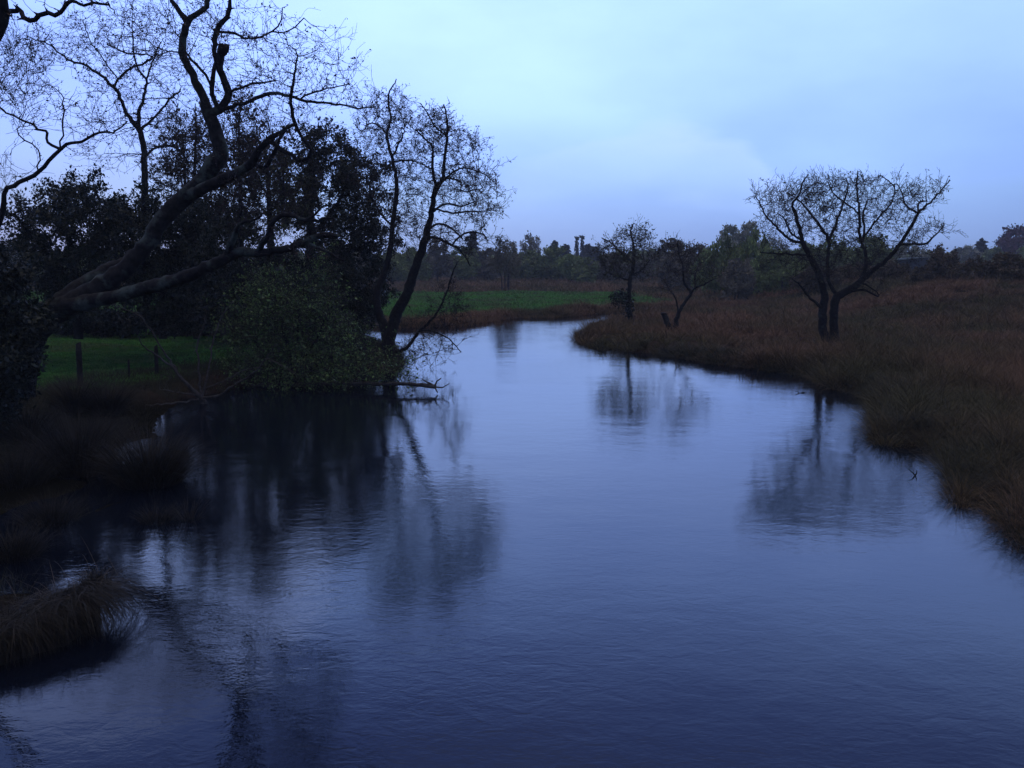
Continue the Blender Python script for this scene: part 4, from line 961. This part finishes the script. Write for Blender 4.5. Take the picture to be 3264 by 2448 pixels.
F = [
 ('multi', 1612, 764, 934, 125, 90, 'far_brown', 'round many-stemmed bare tree standing alone at the back of the green strip'),
 ('tall', 1395, 762, 900, 90, 135, 'far_brown', 'grey bare tree showing right of the alder stem above the field'),
 ('round', 1320, 790, 900, 110, 130, 'far_green', 'dull green tree glimpsed between the two alder stems'),
 ('round', 1480, 795, 900, 140, 138, 'far_green', 'broad dull green tree between the alder crown and the dark spruce'),
 ('conifer', 1508, 750, 900, 80, 180, 'far_spruce', 'single dark spruce poking above the broad dull green tree'),
 ('round', 1555, 800, 900, 120, 140, 'far_brown', 'brownish tree just left of the many-stemmed tree'),
 ('twiggy', 1690, 748, 900, 95, 165, 'far_brown', 'bare domed tree top standing highest right of the many-stemmed tree'),
 ('round', 1680, 800, 900, 130, 140, 'far_green', 'green rounded tree behind the many-stemmed tree on its right'),
 ('round', 1755, 795, 900, 160, 138, 'far_green', 'widest olive green tree in the middle of the far treeline'),
 ('conifer', 1766, 772, 900, 62, 200, 'far_spruce', 'thin dark spruce spire right of the bare domed tree'),
 ('conifer', 1802, 783, 900, 66, 215, 'far_spruce', 'small dark spruce left of the paired pines'),
 ('pine', 1836, 756, 900, 20, 220, 'far_spruce', 'left one of the paired tufted pines on the skyline'),
 ('pine', 1853, 753, 900, 20, 222, 'far_spruce', 'right one of the paired tufted pines on the skyline'),
 ('conifer', 1872, 782, 900, 70, 218, 'far_spruce', 'dark spruce close against the right side of the paired pines'),
 ('conifer', 1895, 790, 900, 74, 215, 'far_spruce', 'dark spruce second to the right of the paired pines'),
 ('round', 1820, 812, 900, 120, 132, 'far_bright', 'fresh bright green tree below the paired pines'),
 ('round', 1865, 828, 905, 110, 120, 'far_green', 'low green tree in front of the dark spruces'),
 ('round', 1935, 815, 905, 120, 128, 'far_brown', 'brown-green tree left behind the small upright bank tree'),
 ('round', 2010, 822, 905, 120, 130, 'far_brown', 'brown tree directly behind the small upright bank tree'),
 ('twiggy', 2075, 800, 905, 90, 135, 'far_brown', 'loose bare tree between the two small bank trees'),
 ('round', 2135, 775, 930, 150, 98, 'far_brown', 'rounded grey-brown tree behind the small crooked bank tree'),
 ('round', 2215, 782, 935, 130, 92, 'far_brown', 'grey-brown tree just right of the small crooked bank tree'),
 ('tall', 2318, 724, 900, 100, 125, 'far_pale', 'pale greenish tall tree, left one of the pale pair above the shrubs'),
 ('tall', 2378, 714, 900, 90, 128, 'far_pale', 'pale greenish tall tree, right and taller one of the pale pair'),
 ('twiggy', 2450, 755, 900, 110, 122, 'far_pale', 'pale loose tree between the pale pair and the large right bank tree'),
 ('low', 2290, 765, 945, 190, 82, 'far_green', 'olive shrub mass at the left end of the dark thicket on the right'),
 ('low', 2400, 752, 945, 200, 80, 'far_green', 'highest rounded green shrub mass of the dark thicket on the right'),
 ('low', 2470, 800, 935, 190, 76, 'far_green', 'dark green shrub at the right end of the thicket, beside the large bank tree'),
 ('low', 2345, 830, 950, 180, 72, 'far_brown', 'low brown shrub in front of the dark thicket on the right'),
 ('round', 2560, 775, 900, 110, 105, 'far_green', 'dull green tree seen through the left boughs of the large bank tree'),
 ('low', 2650, 765, 905, 190, 104, 'far_green', 'wide green tree seen between the forks of the large bank tree'),
 ('round', 2770, 760, 900, 170, 100, 'far_green', 'domed olive tree behind the middle of the large bank tree'),
 ('low', 2890, 778, 880, 150, 128, 'far_pale', 'pale misty tree behind the dark shed roof'),
 ('low', 2590, 850, 930, 160, 70, 'gorse', 'brown gorse bush behind the left trunk of the large bank tree'),
 ('low', 2720, 840, 910, 180, 75, 'gorse', 'brown gorse bush behind the right trunk of the large bank tree'),
 ('low', 2840, 832, 895, 170, 68, 'gorse', 'dark gorse bush just below the shed roof'),
 ('low', 2990, 790, 890, 170, 62, 'gorse', 'highest brown gorse bush on the rise, right of the shed roof'),
 ('low', 3090, 822, 892, 150, 58, 'gorse', 'low gorse bush in the dip of the rise between the two higher ones'),
 ('low', 3200, 808, 890, 200, 56, 'gorse', 'dark gorse bush on the rise at the right edge'),
 ('low', 2930, 850, 896, 120, 60, 'gorse', 'small gorse bush in front of the highest gorse bush'),
 ('round', 3060, 785, 860, 110, 190, 'far_pale', 'misty low tree on the skyline left of the pointed tree'),
 ('conifer', 3110, 770, 860, 85, 200, 'far_spruce', 'misty pointed tree left of the copper tree'),
 ('round', 3150, 790, 860, 90, 170, 'far_green', 'small green tree at the left foot of the copper tree'),
 ('round', 3215, 733, 860, 150, 180, 'far_copper', 'big purple-brown copper tree at the right edge of the skyline'),
 ('round', 3290, 760, 860, 110, 170, 'far_green', 'green tree cut by the right edge beside the copper tree'),
 ('round', 1250, 798, 905, 120, 125, 'far_green', 'green tree behind the left alder stem'),
 ('round', 1160, 805, 905, 130, 120, 'far_brown', 'brown tree hidden low behind the ivy-covered tree'),
 ('round', 1060, 800, 905, 130, 118, 'far_green', 'dull tree low behind the trunk of the ivy-covered tree'),
 ('round', 950, 805, 905, 140, 112, 'far_green', 'dull tree low behind the willow bush'),
 ('round', 830, 800, 905, 150, 110, 'far_brown', 'brown tree seen low behind the thin grey-trunked tree'),
 ('round', 690, 805, 905, 150, 108, 'far_green', 'dull tree low behind the slim trees left of centre'),
 ('round', 540, 800, 905, 160, 105, 'far_brown', 'brown tree low behind the second holly'),
 ('round', 380, 800, 905, 170, 102, 'far_green', 'dull tree low behind the first holly'),
 ('round', 200, 800, 905, 170, 100, 'far_green', 'dull tree low behind the holly at far left'),
 ('round', 30, 790, 905, 170, 98, 'far_brown', 'brown tree low at the left edge behind the thicket'),
]
for kd, x, yt, yb, w, d, leaf, lab in F:
    if leaf == 'gorse': far_tree(kd, x, yt, yb, w, d, leaf, lab, 'gorse_bush', 'bush', 'gorse bushes on the right-hand rise')
    elif kd == 'low' and d < 100: far_tree(kd, x, yt, yb, w, d, leaf, lab, 'field_shrub', 'shrub', 'shrubs of the dark thicket on the right')
    elif kd in ('conifer', 'pine'): far_tree(kd, x, yt, yb, w, d, leaf, lab, 'conifer_tree', 'tree', 'conifers on the skyline')
    else: far_tree(kd, x, yt, yb, w, d, leaf, lab)
for lst in TPL.values():
    for e in lst:
        for ch in list(e.children): bpy.data.objects.remove(ch)
        bpy.data.objects.remove(e)

# far woodland that reads as one mass
n = 30000; a = rng.uniform(-0.75, 0.75, n); dd = rng.uniform(230, 330, n); X = a*dd
hh = 1.0+1.8*fnoise(X, dd, 0.05, 3)+1.5*fnoise(X, dd*0+1, 0.15, 8)
zz = rng.uniform(0, 1, n)**0.7*hh*1.4 + height(X, dd)
o = leaves('far_wood', np.stack([X, dd, zz], -1), 1.3, M['far_green'], None, (0, 280, 0), .1, .8)
tag(o, 'low distant woodland reading as one dark line on the horizon', 'wood', kind='stuff')

# ------------------------------------------------------------------ shed behind the gorse
def shed():
    d = 112.0; X = (2900-CX)/FX*d; gz = height1(X, d); zt = P(2900, 822, d)[2]
    e = empty('shed', (X, d, gz)); tag(e, 'low dark shed with a single-pitch metal roof half hidden behind the gorse', 'shed')
    W, D = 3.6, 5.0; h = zt-gz
    m1, t_, b_ = mat_new('shed_wall'); b_.inputs['Base Color'].default_value = (.03, .035, .032, 1)
    m2, t_, b_ = mat_new('shed_roof'); b_.inputs['Base Color'].default_value = (.06, .08, .08, 1); b_.inputs['Roughness'].default_value = 0.85; b_.inputs['Specular IOR Level'].default_value = 0.1
    w = 0.5*W; zl, zr = h-0.25, h+0.08
    V = [(-w, 0, -.5), (w, 0, -.5), (w, D, -.5), (-w, D, -.5), (-w, 0, zl-.06), (w, 0, zr-.06), (w, D, zr-.06), (-w, D, zl-.06)]
    mesh('wall', V, quads=[(0, 1, 5, 4), (1, 2, 6, 5), (2, 3, 7, 6), (3, 0, 4, 7)], mat=m1, parent=e)
    # corrugated roof sheet
    k = 40; V = []
    for j, yy in enumerate((-0.3, D+0.3)):
        for i in range(k+1):
            f = i/k; V.append((-w*1.08+2*w*1.08*f, yy, zl+(zr-zl)*f+0.02*math.sin(i*math.pi/1.5)))
    V += [(a_, b2, c_-0.05) for a_, b2, c_ in V]
    o1 = 2*(k+1); Q = []
    for i in range(k):
        Q += [(i, i+1, k+2+i, k+1+i), (o1+i, o1+k+1+i, o1+k+2+i, o1+i+1), (i, o1+i, o1+i+1, i+1), (k+1+i, k+2+i, o1+k+2+i, o1+k+1+i)]
    mesh('roof', V, quads=Q, mat=m2, parent=e)
shed()

# ------------------------------------------------------------------ air
def haze():
    X0, Y0, Y1, Z0, Z1 = 860, -140, 860, -1.9, 14.5
    V = [(-X0, Y0, Z0), (X0, Y0, Z0), (X0, Y1, Z0), (-X0, Y1, Z0), (-X0, Y0, Z1), (X0, Y0, Z1), (X0, Y1, Z1), (-X0, Y1, Z1)]
    o = mesh('haze', V, quads=[(0, 3, 2, 1), (4, 5, 6, 7), (0, 1, 5, 4), (1, 2, 6, 5), (2, 3, 7, 6), (3, 0, 4, 7)])
    m = bpy.data.materials.new('haze'); m.use_nodes = True; t = m.node_tree; t.nodes.clear()
    v = t.nodes.new('ShaderNodeVolumePrincipled'); v.inputs['Color'].default_value = (.90, .95, 1, 1); v.inputs['Density'].default_value = 0.0006
    out = t.nodes.new('ShaderNodeOutputMaterial'); t.links.new(v.outputs[0], out.inputs['Volume'])
    o.data.materials.append(m); tag(o, None, None, kind='stuff')
HAZE = True
if HAZE: haze()
bpy.context.scene.cycles.max_bounces = 6
